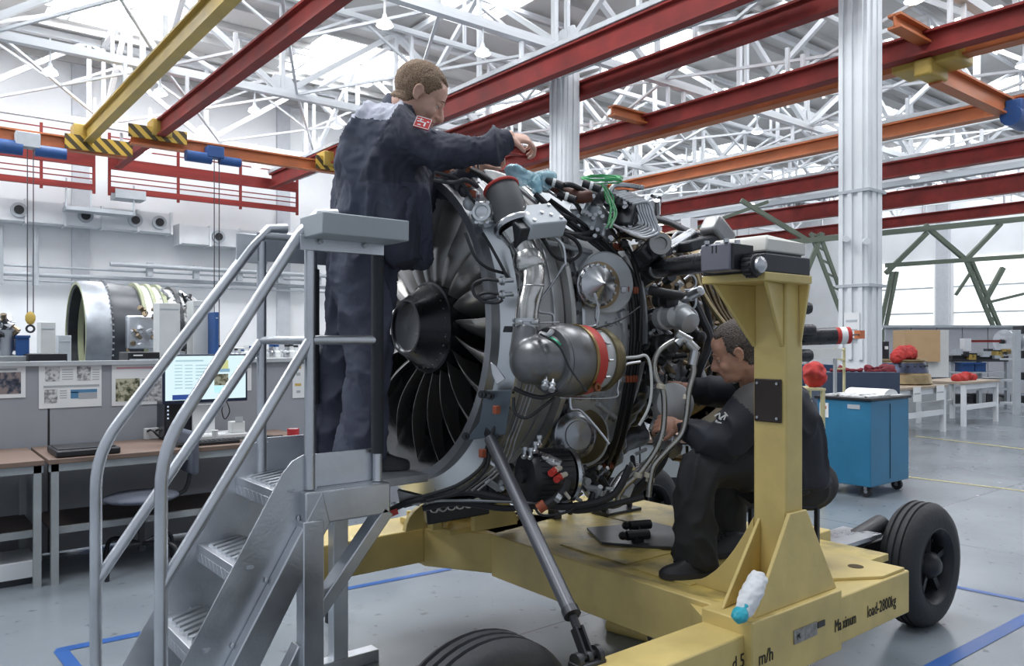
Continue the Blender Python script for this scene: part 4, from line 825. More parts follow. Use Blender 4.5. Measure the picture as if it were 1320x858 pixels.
# stack of bent silver pipes
for k in range(7):
    x0 = 812+4.2*k; y0 = 251+2.2*k
    hose([(x0-22, y0-1), (x0-4, y0-4), (x0+2, y0+2), (x0+6, y0+16), (x0+12, y0+32), (x0+8, y0+38), (x0-8, y0+42), (x0-26, y0+36)], .0062, 'bent_pipe', STEEL, d=3.2-.02*k)
hose([(782, 262), (788, 244), (798, 238), (830, 242)], .010, 'bent_pipe', STEEL, d=3.2)
for k in range(6): hose([(795, 262+9*k), (815+2*k, 262+9*k), (828+2*k, 270+9*k), (842, 268+8*k)], .005, 'bent_pipe', rnd.choice([STEEL, BRONZE]), d=3.28)
for k in range(40):
    p = PD(rnd.uniform(785, 850), rnd.uniform(255, 325), rnd.uniform(3.22, 3.45)); q = p+V((rnd.uniform(-.08, .08), rnd.uniform(-.05, .05), rnd.uniform(-.06, .06)))
    MB().cyl(p, q, rnd.uniform(.006, .018), 8).build('union', rnd.choice([STEEL, DARKM, BRONZE, DARKM]), EN)
# front mount yoke near the arm
MB().box(PD(838, 320, 3.28), (.07, .05, .16), Matrix.Rotation(-.9, 3, RIGHT) @ Matrix.Rotation(.5, 3, FWD)).build('mount_yoke', DARKM, EN, bevel=.012)
p = PD(851, 314, 3.2); MB().lathe([(0, .045), (.03, .045), (.03, .028), (.012, .026), (.01, .004)], p+FWD*.02, -FWD, 24).build('mount_eye', CASE, EN)
MB().bar(PD(822, 338, 3.30), PD(850, 318, 3.24), .07, .09).build('mount_link', DARKM, EN, bevel=.012)
MB().tube([PD(860, 322, 3.6), PD(892, 302, 3.75)], .030, 16).build('thrust_link', STEEL, EN)
# curved pipes along turbine (brown)
for k, r in enumerate((.60, .585, .63, .61, .60)):
    pts = [EP(3.0+.11*k+.25*t+.0*k, 78-118*t, r-.0) for t in [i/8 for i in range(9)]]; MB().tube(pts, (.014, .008, .018, .01, .012)[k], 10, smooth=2).build('curved_pipe', BRONZE if k % 2 else DARKM, EN)
hose([(893, 385), (905, 410), (915, 440), (900, 480), (898, 510)], .02, 'curved_pipe', DARKM, d=3.5)
for k in range(5): hose([(900+9*k, 350+6*k), (915+8*k, 385+6*k), (935+6*k, 420)], .008+.002*(k % 2), 'curved_pipe', BRONZE, d=3.75)
hose([(897, 352), (905, 375), (920, 400), (940, 425)], .012, 'curved_pipe', mat('gold_pipe', (.45, .36, .2), .3, .9, var=.2), d=3.6)
for k in range(26): p = PD(rnd.uniform(900, 950), rnd.uniform(305, 420), 3.9); q = p+V((rnd.uniform(-.1, .1), rnd.uniform(-.03, .03), rnd.uniform(-.1, .1))); MB().cyl(p, q, rnd.uniform(.006, .02), 8).build('union', rnd.choice([BRONZE, DARKM, STEEL, CASE]), EN)
MB().box(PD(905, 312, 3.7), (.3, .1, .05), Matrix.Rotation(-.25, 3, 'Y')).build('upper_bracket', DARKM, EN, bevel=.01); MB().box(PD(925, 300, 3.75), (.16, .1, .1), Matrix.Rotation(.6, 3, 'Y')).build('upper_bracket', CASE, EN, bevel=.02)
for k in range(9): hose([(862+9*k, 318-1*k), (872+9*k, 300), (886+8*k, 302+2*k)], .007, 'small_pipe', rnd.choice([STEEL, DARKM]), d=3.8)
# accessory area at px 830-910: unions, pumps, pipes
for k in range(110):
    px, py = rnd.uniform(832, 905), rnd.uniform(360, 590)
    if px > 895 and py > 480: continue
    d_ = 3.30+.0035*(px-832)+rnd.uniform(0, .15); p = PD(px, py, d_); q = p+V((rnd.uniform(-.06, .06), rnd.uniform(-.05, .05), rnd.uniform(-.06, .06)))
    MB().cyl(p, q, rnd.uniform(.006, .024), 8).build('union', rnd.choice([STEEL, DARKM, DARKM, CASEL, BRONZE, BLACK]), EN)
for (px, py, r, L_, m) in ((865, 400, .055, .14, CASEL), (850, 410, .05, .1, CASEL), (868, 520, .09, .16, CASEL), (848, 385, .04, .1, DARKM), (872, 440, .035, .08, BRONZE), (852, 565, .05, .1, ALUD), (885, 430, .03, .1, DARKM), (880, 385, .025, .12, STEEL), (848, 450, .05, .1, DARKM)):
    p = PD(px, py, 3.36); MB().lathe([(0, r*.8), (.01, r), (L_*.4, r), (L_*.45, r*1.1), (L_*.55, r*1.1), (L_*.6, r*.9), (L_, r*.8), (L_+.01, r*.3)], p, (-.2, -1, rnd.uniform(-.5, .3)), 20).build('pump', m, EN) if py != 520 else MB().lathe([(-.1, r), (.0, r), (.03, r*.9), (.05, r*.5)], p, (-.5, -.8, .1), 28).build('gearbox_drum', m, EN)
for (px, py) in ((770, 378), (790, 350), (752, 392), (800, 398)): pass
for k, (px, py) in enumerate(((882, 360), (882, 385), (884, 405), (885, 425))): hose([(px, py), (px+9, py-6), (px+15, py+2), (px+12, py+12), (px, py+14)], .0048, 'small_pipe', STEEL, d=3.3)
MB().tube([PD(838, 374, 3.2), PD(858, 378, 3.22), PD(878, 381, 3.25)], .020, 12).build('black_filter', HS, EN)
# big silver drain pipes
for (pts, w) in (([(880, 436), (866, 440), (850, 452), (843, 470), (846, 488), (855, 505), (856, 545), (848, 575), (828, 605), (802, 630), (795, 648)], 3.12), ([(893, 462), (894, 480), (888, 505), (885, 535), (878, 560), (858, 582), (843, 600), (838, 622), (836, 640)], 3.10)):
    hose(pts, .0118, 'drain_pipe', mat('silver_pipe', (.42, .41, .38), .3, .95, var=.15), d=w, seg=14)
for (px, py) in ((852, 498), (886, 512), (836, 612), (822, 612), (838, 618)): MB().lathe([(-.010, .014), (-.008, .018), (.008, .018), (.010, .014)], PD(px, py, 3.11), UP+RIGHT*.2, 16).build('pipe_ferrule', mat('cream_ferrule', (.62, .58, .48), .4, var=.1), EN)
for (a_, b_) in (((882, 434), (872, 443)), ((872, 430), (890, 440)), ((896, 452), (892, 470)), ((886, 440), (898, 452))): MB().cyl(PD(*a_, 3.1), PD(*b_, 3.1), .019, 14).build('tee_fitting', STEEL, EN)
hose([(790, 462), (820, 460), (832, 458), (838, 470), (840, 500), (836, 525), (824, 548)], .006, 'white_tube', mat('white_tube', (.66, .67, .67), .4, var=.05), d=3.08)
hose([(722, 512), (790, 512), (796, 500), (800, 480), (806, 470), (826, 466)], .005, 'thin_pipe', STEEL, d=2.95); hose([(735, 512), (737, 527), (750, 530), (778, 562), (785, 572)], .005, 'thin_pipe', STEEL, d=2.9)
hose([(721, 418), (766, 420), (768, 408), (769, 395)], .006, 'thin_pipe', STEEL, d=2.98); hose([(692, 392), (696, 402), (712, 405), (714, 418)], .0045, 'thin_pipe', STEEL, d=2.9); hose([(728, 340), (712, 365), (693, 392)], .005, 'thin_pipe', STEEL, d=2.93, sm=1); hose([(705, 298), (725, 315), (729, 342)], .005, 'thin_pipe', STEEL, d=2.96)
hose([(722, 428), (760, 425), (800, 412), (825, 395)], .003, 'thin_cable', HS, d=2.9); hose([(770, 385), (766, 378), (772, 400), (769, 420)], .004, 'thin_pipe', STEEL, d=2.95)
hose([(696, 430), (720, 445), (735, 475), (757, 505)], .0035, 'thin_cable', HS, d=2.62)
for k in range(3): hose([(680+5*k, 495), (668+5*k, 530), (655+5*k, 565), (640+6*k, 600), (600+8*k, 632)], .0042, 'thin_pipe', CASE, d=2.93)
hose([(662, 500), (680, 508), (700, 512), (718, 505)], .008, d=2.78); hose([(662, 512), (664, 532), (680, 538), (700, 524), (715, 512)], .006, d=2.80)
hose([(648, 515), (642, 540), (628, 575), (622, 600), (590, 625), (545, 640)], .0075, d=2.92); hose([(653, 520), (648, 548), (632, 580), (626, 604), (595, 632), (550, 645)], .0075, d=2.92)
# flange brackets, bracket plate with bolts at lower left
MB().prism([PD(625, 503, 2.9), PD(660, 503, 2.88), PD(652, 560, 2.9), PD(600, 568, 2.98), PD(618, 545, 2.94)], FWD*.02).build('side_bracket', MATS['blue_grey_paint'], EN, bevel=.002)
for (px, py) in ((622, 508), (626, 508), (601, 562), (633, 510)): MB().lathe([(0, .015), (.008, .015), (.008, .009), (.02, .008)], PD(px, py, 2.88), -FWD-RIGHT*.5, 12).build('bolt', DARKM, EN)
MB().prism([PD(632, 466, 2.84), PD(640, 472, 2.83), PD(652, 488, 2.82), PD(640, 496, 2.82), PD(634, 482, 2.83)], FWD*.03).build('hinge_bracket', STEEL, EN, bevel=.003)
MB().prism([PD(650, 420, 2.86), PD(662, 420, 2.86), PD(662, 428, 2.86), PD(648, 428, 2.86)], FWD*.03).build('hinge_bracket', DARKM, EN, bevel=.003)
# lower accessories: black ribbed generator, manifolds, hanging boxes
gc = PD(700, 612, 3.0); gd = (-RIGHT*.85-FWD*.42+UP*.05).normalized()
gn = MB().lathe([(-.10, .085), (-.09, .098), (.06, .098), (.08, .085), (.085, .03), (.10, .03), (.10, .01)], gc, gd, 32).build('generator', BLACK, EN); F = frame(gd)
for k in range(26): a_ = k*2*pi/26; d_ = F @ V((cos(a_), sin(a_), 0)); MB().box(gc+d_*.10-gd*.015, (.004, .004, .14), frame(gd, d_)).build('cooling_fin', BLACK, gn)
MB().lathe([(0, .10), (.012, .105), (.02, .10), (.03, .07), (.05, .06)], gc-gd*.10, -gd, 28).build('mounting_flange', STEEL, gn)
for (px, py) in ((676, 585), (684, 586), (695, 570), (690, 578)): MB().lathe([(0, .010), (.01, .014), (.016, .008), (.03, .008), (.032, .013), (.045, .013)], PD(px, py+6, 2.93), UP, 10).build('hose_nut', STEEL, EN)
MB().tube([PD(694, 588, 2.96), PD(705, 592, 2.94), PD(722, 600, 2.93)], .022, 12).build('foil_wrapped_hose', mat('foil', (.42, .42, .42), .3, .9, var=.3, bump=.8, bscale=60), EN)
for (px, py) in ((713, 607), (720, 615)): MB().cyl(PD(px-3, py+3, 2.86), PD(px+4, py-2, 2.90), .013, 12).build('red_cap', mat('red_cap', (.52, .03, .02), .45), EN); MB().cyl(PD(px+4, py-2, 2.88), PD(px+9, py-4, 2.92), .010, 10).build('cap_fitting', MATS['cream_ferrule'], EN)
hose([(733, 618), (727, 632), (716, 643), (702, 652)], .016, 'black_elbow', HS, d=2.85); MB().cyl(PD(703, 649, 2.85), PD(694, 656, 2.85), .020, 12).build('red_cap', SEAL, EN)
MB().tube([PD(728, 634, 2.83), PD(734, 642, 2.84)], .007, 8).build('valve_handle', STEEL, EN); MB().cyl(PD(716, 639, 2.84), PD(722, 643, 2.84), .019, 10).build('silver_ring', STEEL, EN)
gb_ = MB(); pts = [PD(x, y, 3.2) for x, y in ((545, 640), (660, 642), (720, 655), (780, 650), (800, 640))]
me = fuse([MB().tube([EP(2.1, -80, .72), EP(2.5, -75, .74), EP(2.9, -72, .66)], [.09, .10, .07], 12), MB().tube([EP(1.95, -88, .72), EP(2.3, -70, .73)], .06, 12), MB().tube([EP(2.35, -60, .72), EP(2.7, -50, .66)], .07, 12), MB().tube([EP(2.55, -85, .72), EP(3.2, -80, .56)], .08, 12)], .012, 2)
me3 = fuse([MB().tube([EP(2.62, 25, .50), EP(2.66, -10, .52), EP(2.66, -45, .56), EP(2.62, -72, .60)], [.10, .12, .13, .10], 14, smooth=3), MB().tube([EP(2.85, 10, .46), EP(2.9, -30, .48), EP(2.95, -60, .5)], [.07, .10, .08], 12, smooth=3), MB().tube([EP(2.6, -20, .55), EP(3.2, -35, .5)], .09, 12)], .014, 1)
finish(me3, 'accessory_gearbox', DARKM, EN, disp=lambda p, n: p+n*(.035*noise.noise(p*9)+.012*noise.noise(p*30)))
finish(me, 'gearbox_casting', DARKM, EN, disp=lambda p, n: p+n*.02*noise.noise(p*12))
hose([(520, 650), (560, 640), (600, 634), (640, 640), (690, 650), (740, 652), (790, 638), (812, 600)], .014, d=3.0); hose([(545, 655), (590, 648), (650, 655), (700, 652), (745, 658), (790, 650), (830, 640)], .012, d=3.02); hose([(760, 640), (790, 650), (820, 632), (850, 600), (858, 580)], .018, d=3.2)
hose([(690, 655), (700, 664), (730, 660), (745, 648)], .005, d=2.9); hose([(560, 645), (610, 645), (700, 648), (720, 645)], .005, 'thin_pipe', STEEL, d=2.95)
for k in range(46):
    px = rnd.uniform(640, 840); py = rnd.uniform(600, 652)-(max(0, px-790))*.3; p = PD(px, py, rnd.uniform(3.02, 3.2)); q = p+V((rnd.uniform(-.07, .07), rnd.uniform(-.05, .05), rnd.uniform(-.05, .05)))
    MB().cyl(p, q, rnd.uniform(.006, .018), 8).build('union', rnd.choice([STEEL, DARKM, CASEL, BLACK]), EN)
# valve rack with round ports under the inlet (seen above the cradle)
vb = MB().bar(PD(548, 662, 3.45), PD(628, 648, 3.55), .06, .09).build('port_rack', DARKM, EN, bevel=.008)
for k in range(6): p = PD(560+11*k, 655-1.6*k, 3.40); MB().torus(p, FWD+RIGHT*-.3, .017, .005, 14, 6).build('round_port', STEEL, vb)
# near-black bundle hanging off lower flange with red tag
hose([(560, 640), (530, 646), (508, 655), (498, 662)], .012, d=2.95); MB().quad(PD(496, 660, 2.93), PD(512, 655, 2.93), PD(514, 662, 2.93), PD(500, 668, 2.93)).build('red_tag', REDS, EN, smooth=False)
MB().prism([PD(512, 632, 2.98), PD(545, 640, 2.98), PD(540, 652, 2.98), PD(515, 648, 2.98)], FWD*.04).build('flange_foot', CASE, EN)
# twin fillers on top between man's arm and box
for (px, py, r) in ((600, 245, .03), (612, 252, .025), (590, 240, .02), (606, 262, .03)): MB().ball(PD(px, py, 3.02), r, 10).build('clamp_block', rnd.choice([CASEL, DARKM, STEEL]), EN)
# blue plastic wrap over a harness end
pts = [PD(652, 222, 3.12), PD(668, 226, 3.12), PD(685, 230, 3.12), PD(702, 234, 3.12), PD(716, 231, 3.12)]
BAG = mat('blue_plastic_film', (.30, .58, .68), .2, var=.25, nscale=20, bump=.8, bscale=45, alpha=.62)
me = fuse(MB().tube(pts, [.036, .04, .026, .036, .030], 16, smooth=4), .006, 1)
t = finish(me, 'plastic_wrap', BAG, None, disp=lambda p, n: p+n*(.012*noise.noise(V((p.x*14, p.y*14, p.z*34)))+.006*noise.noise(p*70))); tag(t, 'crinkled light blue plastic wrap over a pipe end atop the engine', 'plastic wrap')
me = fuse(MB().tube([PD(690, 232, 3.1), PD(692, 242, 3.06), PD(690, 250, 3.05)], [.03, .022, .01], 12, smooth=3), .006, 1); finish(me, 'hanging_corner', BAG, t, disp=lambda p, n: p+n*.012*noise.noise(p*40))
# ================================================================= PEOPLE
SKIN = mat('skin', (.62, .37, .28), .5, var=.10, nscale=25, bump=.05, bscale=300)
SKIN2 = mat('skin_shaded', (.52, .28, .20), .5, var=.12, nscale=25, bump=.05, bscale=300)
EYEW = mat('eye_white', (.7, .68, .66), .3, var=0, rvar=0); IRIS = mat('iris', (.04, .05, .06), .3, var=0, rvar=0)
def ridge(p): return 1-abs(noise.noise(p))*2
class Head:
    def __init__(s, c, f, u, k=1.): s.c = V(c); s.f = V(f).normalized(); s.s = s.f.cross(V(u)).normalized(); s.u = s.s.cross(s.f); s.k = k; s.R = Matrix((s.s, s.f, s.u)).transposed()
    def w(s, x, y, z): return s.c+s.R @ V((x, y, z))*s.k
    def l(s, p): return (s.R.transposed() @ (p-s.c))/s.k
    def parts(s, neck):
        b = lambda c, r, n=16: M.ball(s.w(*c), [q*s.k for q in r], n, s.R); M = MB()
        b((0, -.012, .035), (.077, .098, .086), 28); b((0, .030, -.025), (.063, .060, .085), 24); b((0, .052, .035), (.060, .042, .055)); b((0, .045, -.082), (.048, .045, .034), 20); b((0, .078, -.094), (.024, .016, .018))
        b((0, .083, .014), (.046, .016, .011)); b((.036, .060, -.038), (.024, .026, .026)); b((-.036, .060, -.038), (.024, .026, .026)); b((0, .088, -.060), (.023, .012, .007), 12); b((0, .087, -.073), (.020, .012, .007), 12); b((0, .080, -.066), (.032, .016, .02))
        M.tube([s.w(0, .088, .008), s.w(0, .103, -.018), s.w(0, .112, -.036), s.w(0, .096, -.044)], [.008*s.k, .010*s.k, .0145*s.k, .011*s.k], 12, smooth=3)
        for q in (-1, 1):
            b((q*.012, .097, -.040), (.009, .010, .008), 10); M.tube([s.w(q*.074, .012, -.002), s.w(q*.085, -.008, .018), s.w(q*.086, -.022, .004), s.w(q*.080, -.014, -.026), s.w(q*.074, .006, -.036)], [.006*s.k]*5, 8, smooth=3); b((q*.077, -.004, -.006), (.006, .014, .024), 10)
        n0 = s.w(0, -.022, -.045); M.tube([s.w(0, -.02, -.01), n0, V(neck)], [.056*s.k, .057*s.k, .064*s.k], 20); return M
def hand(w, d, n, curl=.6, side=1, k=1., spread=.1):
    'wrist, direction to the finger tips, back-of-hand normal; returns closed pieces'
    w = V(w); d = V(d).normalized(); s = d.cross(V(n)).normalized()*side; n = s.cross(d).normalized()*side; M = MB()
    M.ball(w+d*.045*k, (.040*k, .052*k, .016*k), 14, Matrix((s, d, n)).transposed()); M.tube([w-d*.03*k, w+d*.02*k], [.026*k, .028*k], 12, sx=1.)
    for i in range(4):
        L = (.088, .098, .091, .072)[i]*k; o = w+d*.080*k+s*(i-1.5)*-.0205*k; dd = (d-s*(i-1.5)*spread).normalized(); pts = [w+d*.05*k+s*(i-1.5)*-.018*k, o]; a = curl*.6; q = o
        for j, f in enumerate((.45, .30, .25)): q = q+(dd*cos(a)-n*sin(a))*L*f; pts.append(q); a += curl*.75
        M.tube(pts, [.010*k, .0095*k, .009*k, .0082*k, .0068*k], 10); M.ball(pts[-1], .0068*k, 8)
    t0 = w+d*.018*k+s*.028*k; M.tube([w+d*.015*k, t0, t0+(d*.6+s*.7-n*.3).normalized()*.038*k, t0+(d*.8+s*.7-n*.5)*.052*k], [.014*k, .0135*k, .011*k, .009*k], 10); M.ball(t0+(d*.8+s*.7-n*.5)*.052*k, .009*k, 8)
    return M
def oval(px, py, d, hw, hd, tilt=0, rot=0):
    c = PD(px, py, d); A = (RIGHT*cos(rot)+FWD*sin(rot))*hw+UP*tilt*hw; B = (FWD*cos(rot)-RIGHT*sin(rot))*hd
    return [c+A*cos(t)+B*sin(t) for t in [i*2*pi/28 for i in range(28)]]
def add_face(H, root, sk, iris=IRIS):
    for q in (-1, 1):
        MB().ball(H.w(q*.031, .0745, -.006), .0110*H.k, 12).build('eye', EYEW, root); MB().tube([H.w(q*.042, .080, -.008), H.w(q*.031, .0862, -.0105), H.w(q*.020, .083, -.009)], [.0006, .0012, .0006], 6, smooth=3).build('eyelashes', IRIS, root); MB().ball(H.w(q*.031, .0762, .0005), (.0145*H.k, .0135*H.k, .0125*H.k), 14, H.R).build('eyelid', sk, root)
        MB().tube([H.w(q*.047, .083, .016), H.w(q*.032, .095, .021), H.w(q*.015, .099, .016)], [.0015*H.k, .003*H.k, .0015*H.k], 8, smooth=3).build('eyebrow', HAIRB, root)
    MB().tube([H.w(-.024, .093, -.0665), H.w(0, .1015, -.0655), H.w(.024, .093, -.0665)], [.001, .0022, .001], 6, smooth=3).build('mouth_line', mat('lip', (.28, .09, .07), .5), root)
HAIRB = mat('eyebrow_hair', (.22, .14, .09), .8)
def hair(me, H, line, m, root, off=.007):
    bm = bmesh.new(); bm.from_mesh(me); bm.normal_update()
    dl = [v for v in bm.verts if not line(H.l(v.co))]
    bmesh.ops.delete(bm, geom=dl, context='VERTS')
    nr = {v: v.normal.copy() for v in bm.verts}
    for v, n in nr.items():
        e = any(len(x.link_faces) < 2 for x in v.link_edges); v.co += n*((0.0005 if e else off)+.0028*noise.noise(v.co*160)+(0 if e else .003*noise.noise(v.co*35)))
    o = bpy.data.meshes.new('hair'); bm.to_mesh(o); bm.free(); o.materials.append(m); o.polygons.foreach_set('use_smooth', [True]*len(o.polygons))
    return link(bpy.data.objects.new('hair', o), root)
def hairmat(name, c1, c2):
    m = mat(name, c1, .75, var=0, rvar=0, bump=.9, bscale=260); N = m.node_tree.nodes; L = m.node_tree.links; p = N['Principled BSDF']
    n = N.new('ShaderNodeTexNoise'); n.inputs['Scale'].default_value = 220; r = N.new('ShaderNodeValToRGB'); r.color_ramp.elements[0].position = .35; r.color_ramp.elements[1].position = .65
    r.color_ramp.elements[0].color = (*c1, 1); r.color_ramp.elements[1].color = (*c2, 1); tc = N.new('ShaderNodeTexCoord'); L.new(tc.outputs['Object'], n.inputs[0]); L.new(n.outputs[0], r.inputs[0]); L.new(r.outputs[0], p.inputs['Base Color']); return m
def shoe(heel, toe, m, root, h=.075, w=.046):
    heel = V(heel); toe = V(toe); d = (toe-heel); L = d.length; d.normalize(); s = d.cross(UP).normalized()*w; rings = []; sole = []
    for t, ww, hh in ((0, .55, .6), (.04, .72, .9), (.2, .78, 1.0), (.38, .8, .98), (.55, .95, .72), (.72, 1.02, .5), (.88, .85, .38), (.97, .5, .28), (1.0, .25, .16)):
        c = heel+d*L*t; rings.append([c+s*ww*cos(a)*(1 if sin(a) < .3 else .8)+UP*(max(0, sin(a))*h*hh+.012) for a in [i*2*pi/16 for i in range(16)]]); sole.append([c+s*(ww+.08)*x+UP*z for x, z in ((-1, 0), (1, 0), (1, .02), (-1, .02))])
    o = MB().loft(rings).build('shoe', m, root); MB().loft(sole).build('sole', mat('shoe_sole', (.03, .03, .034), .6), o)
    for t in (.42, .5, .58): c = heel+d*L*t; MB().tube([c-s*.45+UP*(h*(1.05-.55*(t-.38)/.2*.5)+.0), c+UP*(h*(1.16-.5*(t-.38)/.2*.5)), c+s*.45+UP*h*(1.05-.5*(t-.38)/.2*.5)], .003, 6).build('lace', BLACK, o)
    return o
# ---------------------------------------------------------------- standing man on the stairs
M1 = empty('person', PD(465, 592, 3.15), 'standing man in navy work jacket with pale grey yoke reaching over the engine', 'person')
a_ = radians(29); H1 = Head(PD(541, 123, 3.10), (RIGHT*.975+FWD*.22)*cos(a_)-UP*sin(a_), UP*cos(a_)+RIGHT*sin(a_), 1.04)
hd1 = V((-.15, 0, 0)); W1 = PD(654, 177, 3.02); W1b = PD(618, 214, 3.17)
hA = hand(W1, RIGHT*.95-UP*.02+FWD*.25, UP*.85-FWD*.6, 1.15, 1, .98); hB = hand(W1b, RIGHT*.6+UP*.55+FWD*.2, UP*.5-FWD*.6, 1.25, 1, .92)
core1 = [H1.parts(PD(508, 146, 3.15)), hA, hB,
         MB().tube([PD(505, 162, 3.15), PD(500, 190, 3.15), PD(490, 250, 3.15), PD(474, 320, 3.15)], [.07, .13, .13, .12], 20, smooth=3),
         MB().tube([PD(512, 178, 3.00), PD(588, 196, 2.98), W1], [.055, .042, .027], 12), MB().tube([PD(515, 178, 3.33), PD(560, 232, 3.30), W1b], [.05, .04, .027], 12), MB().tube([PD(503, 168, 2.98), PD(508, 172, 3.33)], .06, 12),
         MB().tube([PD(474, 320, 3.08), PD(472, 450, 3.10), PD(478, 590, 3.05)], [.085, .055, .042], 14), MB().tube([PD(462, 320, 3.25), PD(445, 450, 3.25), PD(420, 588, 3.25)], [.085, .055, .042], 14)]
bm1 = fuse(core1, .0052, 2); B1 = finish(bm1, 'body', SKIN, M1); add_face(H1, M1, SKIN)
def line1(p):
    if p.z < -.07 or p.y > .088: return False
    lim = -.062 if p.y < -.03 else (-.062+(p.y+.03)*1.2 if p.y < .0 else (.0+.2*p.y if p.y < .035 else (.012+(p.y-.035)*1.6)))
    if abs(p.x) < .045 and p.y > .03: lim = max(lim, .080-.25*(.045-abs(p.x)))
    return p.z > lim and not (abs(p.x) > .079 and p.z < .02)
hair(bm1, H1, line1, hairmat('short_brown_hair', (.15, .09, .05), (.38, .26, .17)), M1)
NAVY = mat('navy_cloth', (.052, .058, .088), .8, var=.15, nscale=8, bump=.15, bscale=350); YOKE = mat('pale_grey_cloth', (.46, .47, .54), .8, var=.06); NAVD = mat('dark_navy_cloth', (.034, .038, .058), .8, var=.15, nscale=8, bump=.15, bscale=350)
TROU = mat('navy_trouser_cloth', (.060, .066, .098), .82, var=.15, nscale=8, bump=.2, bscale=300)
tor = MB().loft([oval(506, 139, 3.15, .065, .075), oval(503, 147, 3.15, .095, .15), oval(500, 158, 3.15, .125, .20), oval(499, 178, 3.15, .16, .235), oval(497, 205, 3.15, .183, .235), oval(495, 240, 3.15, .192, .225), oval(494, 275, 3.15, .196, .22, -.1), oval(492, 305, 3.15, .19, .21, -.2), oval(494, 326, 3.15, .18, .20, -.25)])
def sleeve(pts, rs): return MB().tube(pts, rs, 22, smooth=5)
sA = sleeve([PD(500, 172, 3.06), PD(520, 178, 2.98), PD(552, 188, 2.95), PD(588, 197, 2.95), PD(625, 191, 2.98), PD(652, 182, 3.01)], [.10, .104, .084, .070, .056, .040])
sB = sleeve([PD(505, 175, 3.27), PD(522, 195, 3.33), PD(552, 228, 3.32), PD(585, 236, 3.26), PD(612, 219, 3.19)], [.09, .09, .075, .062, .040])
def wr(amp, sc, st=(1, 1, 1), r=.4):
    def f(p, n):
        q = V((p.x*st[0], p.y*st[1], p.z*st[2])); w = noise.noise_vector(q*sc*.5)*.12
        return p+n*amp*(noise.noise((q+w)*sc)+r*max(0, ridge((q+w)*sc*1.3+V((3, 1, 7))))**2*1.6-.45)
    return f
def seam(me, planes):
    bm = bmesh.new(); bm.from_mesh(me)
    for co, no in planes: bmesh.ops.bisect_plane(bm, geom=bm.verts[:]+bm.edges[:]+bm.faces[:], plane_co=co, plane_no=no)
    bm.to_mesh(me); bm.free(); me.update()
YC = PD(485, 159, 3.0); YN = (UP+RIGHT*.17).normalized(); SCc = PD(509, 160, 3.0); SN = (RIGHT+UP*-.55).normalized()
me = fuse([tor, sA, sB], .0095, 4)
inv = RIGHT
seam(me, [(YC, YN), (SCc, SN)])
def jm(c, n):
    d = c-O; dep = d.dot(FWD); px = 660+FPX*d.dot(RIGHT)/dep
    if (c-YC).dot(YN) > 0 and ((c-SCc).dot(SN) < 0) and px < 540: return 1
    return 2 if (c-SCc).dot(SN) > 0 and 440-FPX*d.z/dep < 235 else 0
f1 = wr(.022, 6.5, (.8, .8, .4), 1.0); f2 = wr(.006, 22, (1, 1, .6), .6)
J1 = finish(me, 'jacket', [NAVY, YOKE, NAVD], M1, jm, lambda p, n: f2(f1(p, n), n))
MB().tube([PD(462, 165, 3.02), PD(478, 168, 2.955), PD(494, 169, 2.925), PD(512, 172, 2.90)], .004, 6, smooth=3).build('red_piping', mat('red_piping', (.35, .03, .05), .7), J1) if 0 else None
MB().loft([oval(510, 144, 3.15, .075, .085), oval(515, 137, 3.15, .072, .082, -.2), oval(519, 131, 3.15, .064, .075, -.4), oval(519, 131, 3.15, .058, .067, -.4), oval(513, 140, 3.15, .06, .07)]).build('collar', NAVY, J1)
cfd = (PD(656, 181, 3.02)-PD(640, 186, 3.0)).normalized()
MB().lathe([(-.03, .040), (-.025, .046), (.0, .046), (.02, .043), (.022, .032)], PD(650, 182.5, 3.01), cfd, 24).build('cuff', NAVD, J1); MB().lathe([(-.03, .045), (-.025, .050), (.0, .050), (.012, .048), (.014, .035)], PD(612, 219, 3.19), PD(618, 213, 3.17)-PD(606, 225, 3.2), 22).build('cuff', NAVD, J1)
# hem of the jacket hanging lower at the front
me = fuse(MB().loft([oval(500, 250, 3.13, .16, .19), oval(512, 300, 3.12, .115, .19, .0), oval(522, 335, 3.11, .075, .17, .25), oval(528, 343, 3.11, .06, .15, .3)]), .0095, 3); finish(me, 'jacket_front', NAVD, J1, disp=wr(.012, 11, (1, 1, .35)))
# shoulder patch with white emblem strokes
pc = PD(545, 158.5, 2.865); pn = (-FWD*.93+UP*.35+RIGHT*.05).normalized(); px_ = (RIGHT-UP*.32).normalized(); px_ = (px_-pn*px_.dot(pn)).normalized(); py_ = pn.cross(px_)
if py_.z < 0: py_ = -py_
def pq(x0, y0, x1, y1, h=.003): return [pc+px_*x0+py_*y0+pn*h, pc+px_*x1+py_*y0+pn*h, pc+px_*x1+py_*y1+pn*h, pc+px_*x0+py_*y1+pn*h]
pt = MB().prism(pq(-.030, -.024, .030, .024, -.004), pn*.006).build('sleeve_patch', mat('red_patch', (.50, .035, .035), .7), J1)
for x0, y0, x1, y1 in ((-.028, .021, .028, .023), (-.028, -.023, .028, -.021), (-.029, -.023, -.027, .023), (.027, -.023, .029, .023), (-.022, .0, .004, .004), (-.012, .0, -.008, .016), (.006, -.014, .012, .004), (-.016, -.014, -.004, -.010), (.014, .006, .022, .010), (-.026, .011, .0, .013)): MB().prism(pq(x0, y0, x1, y1, .002), pn*.001).build('patch_stroke', PAPER, pt)
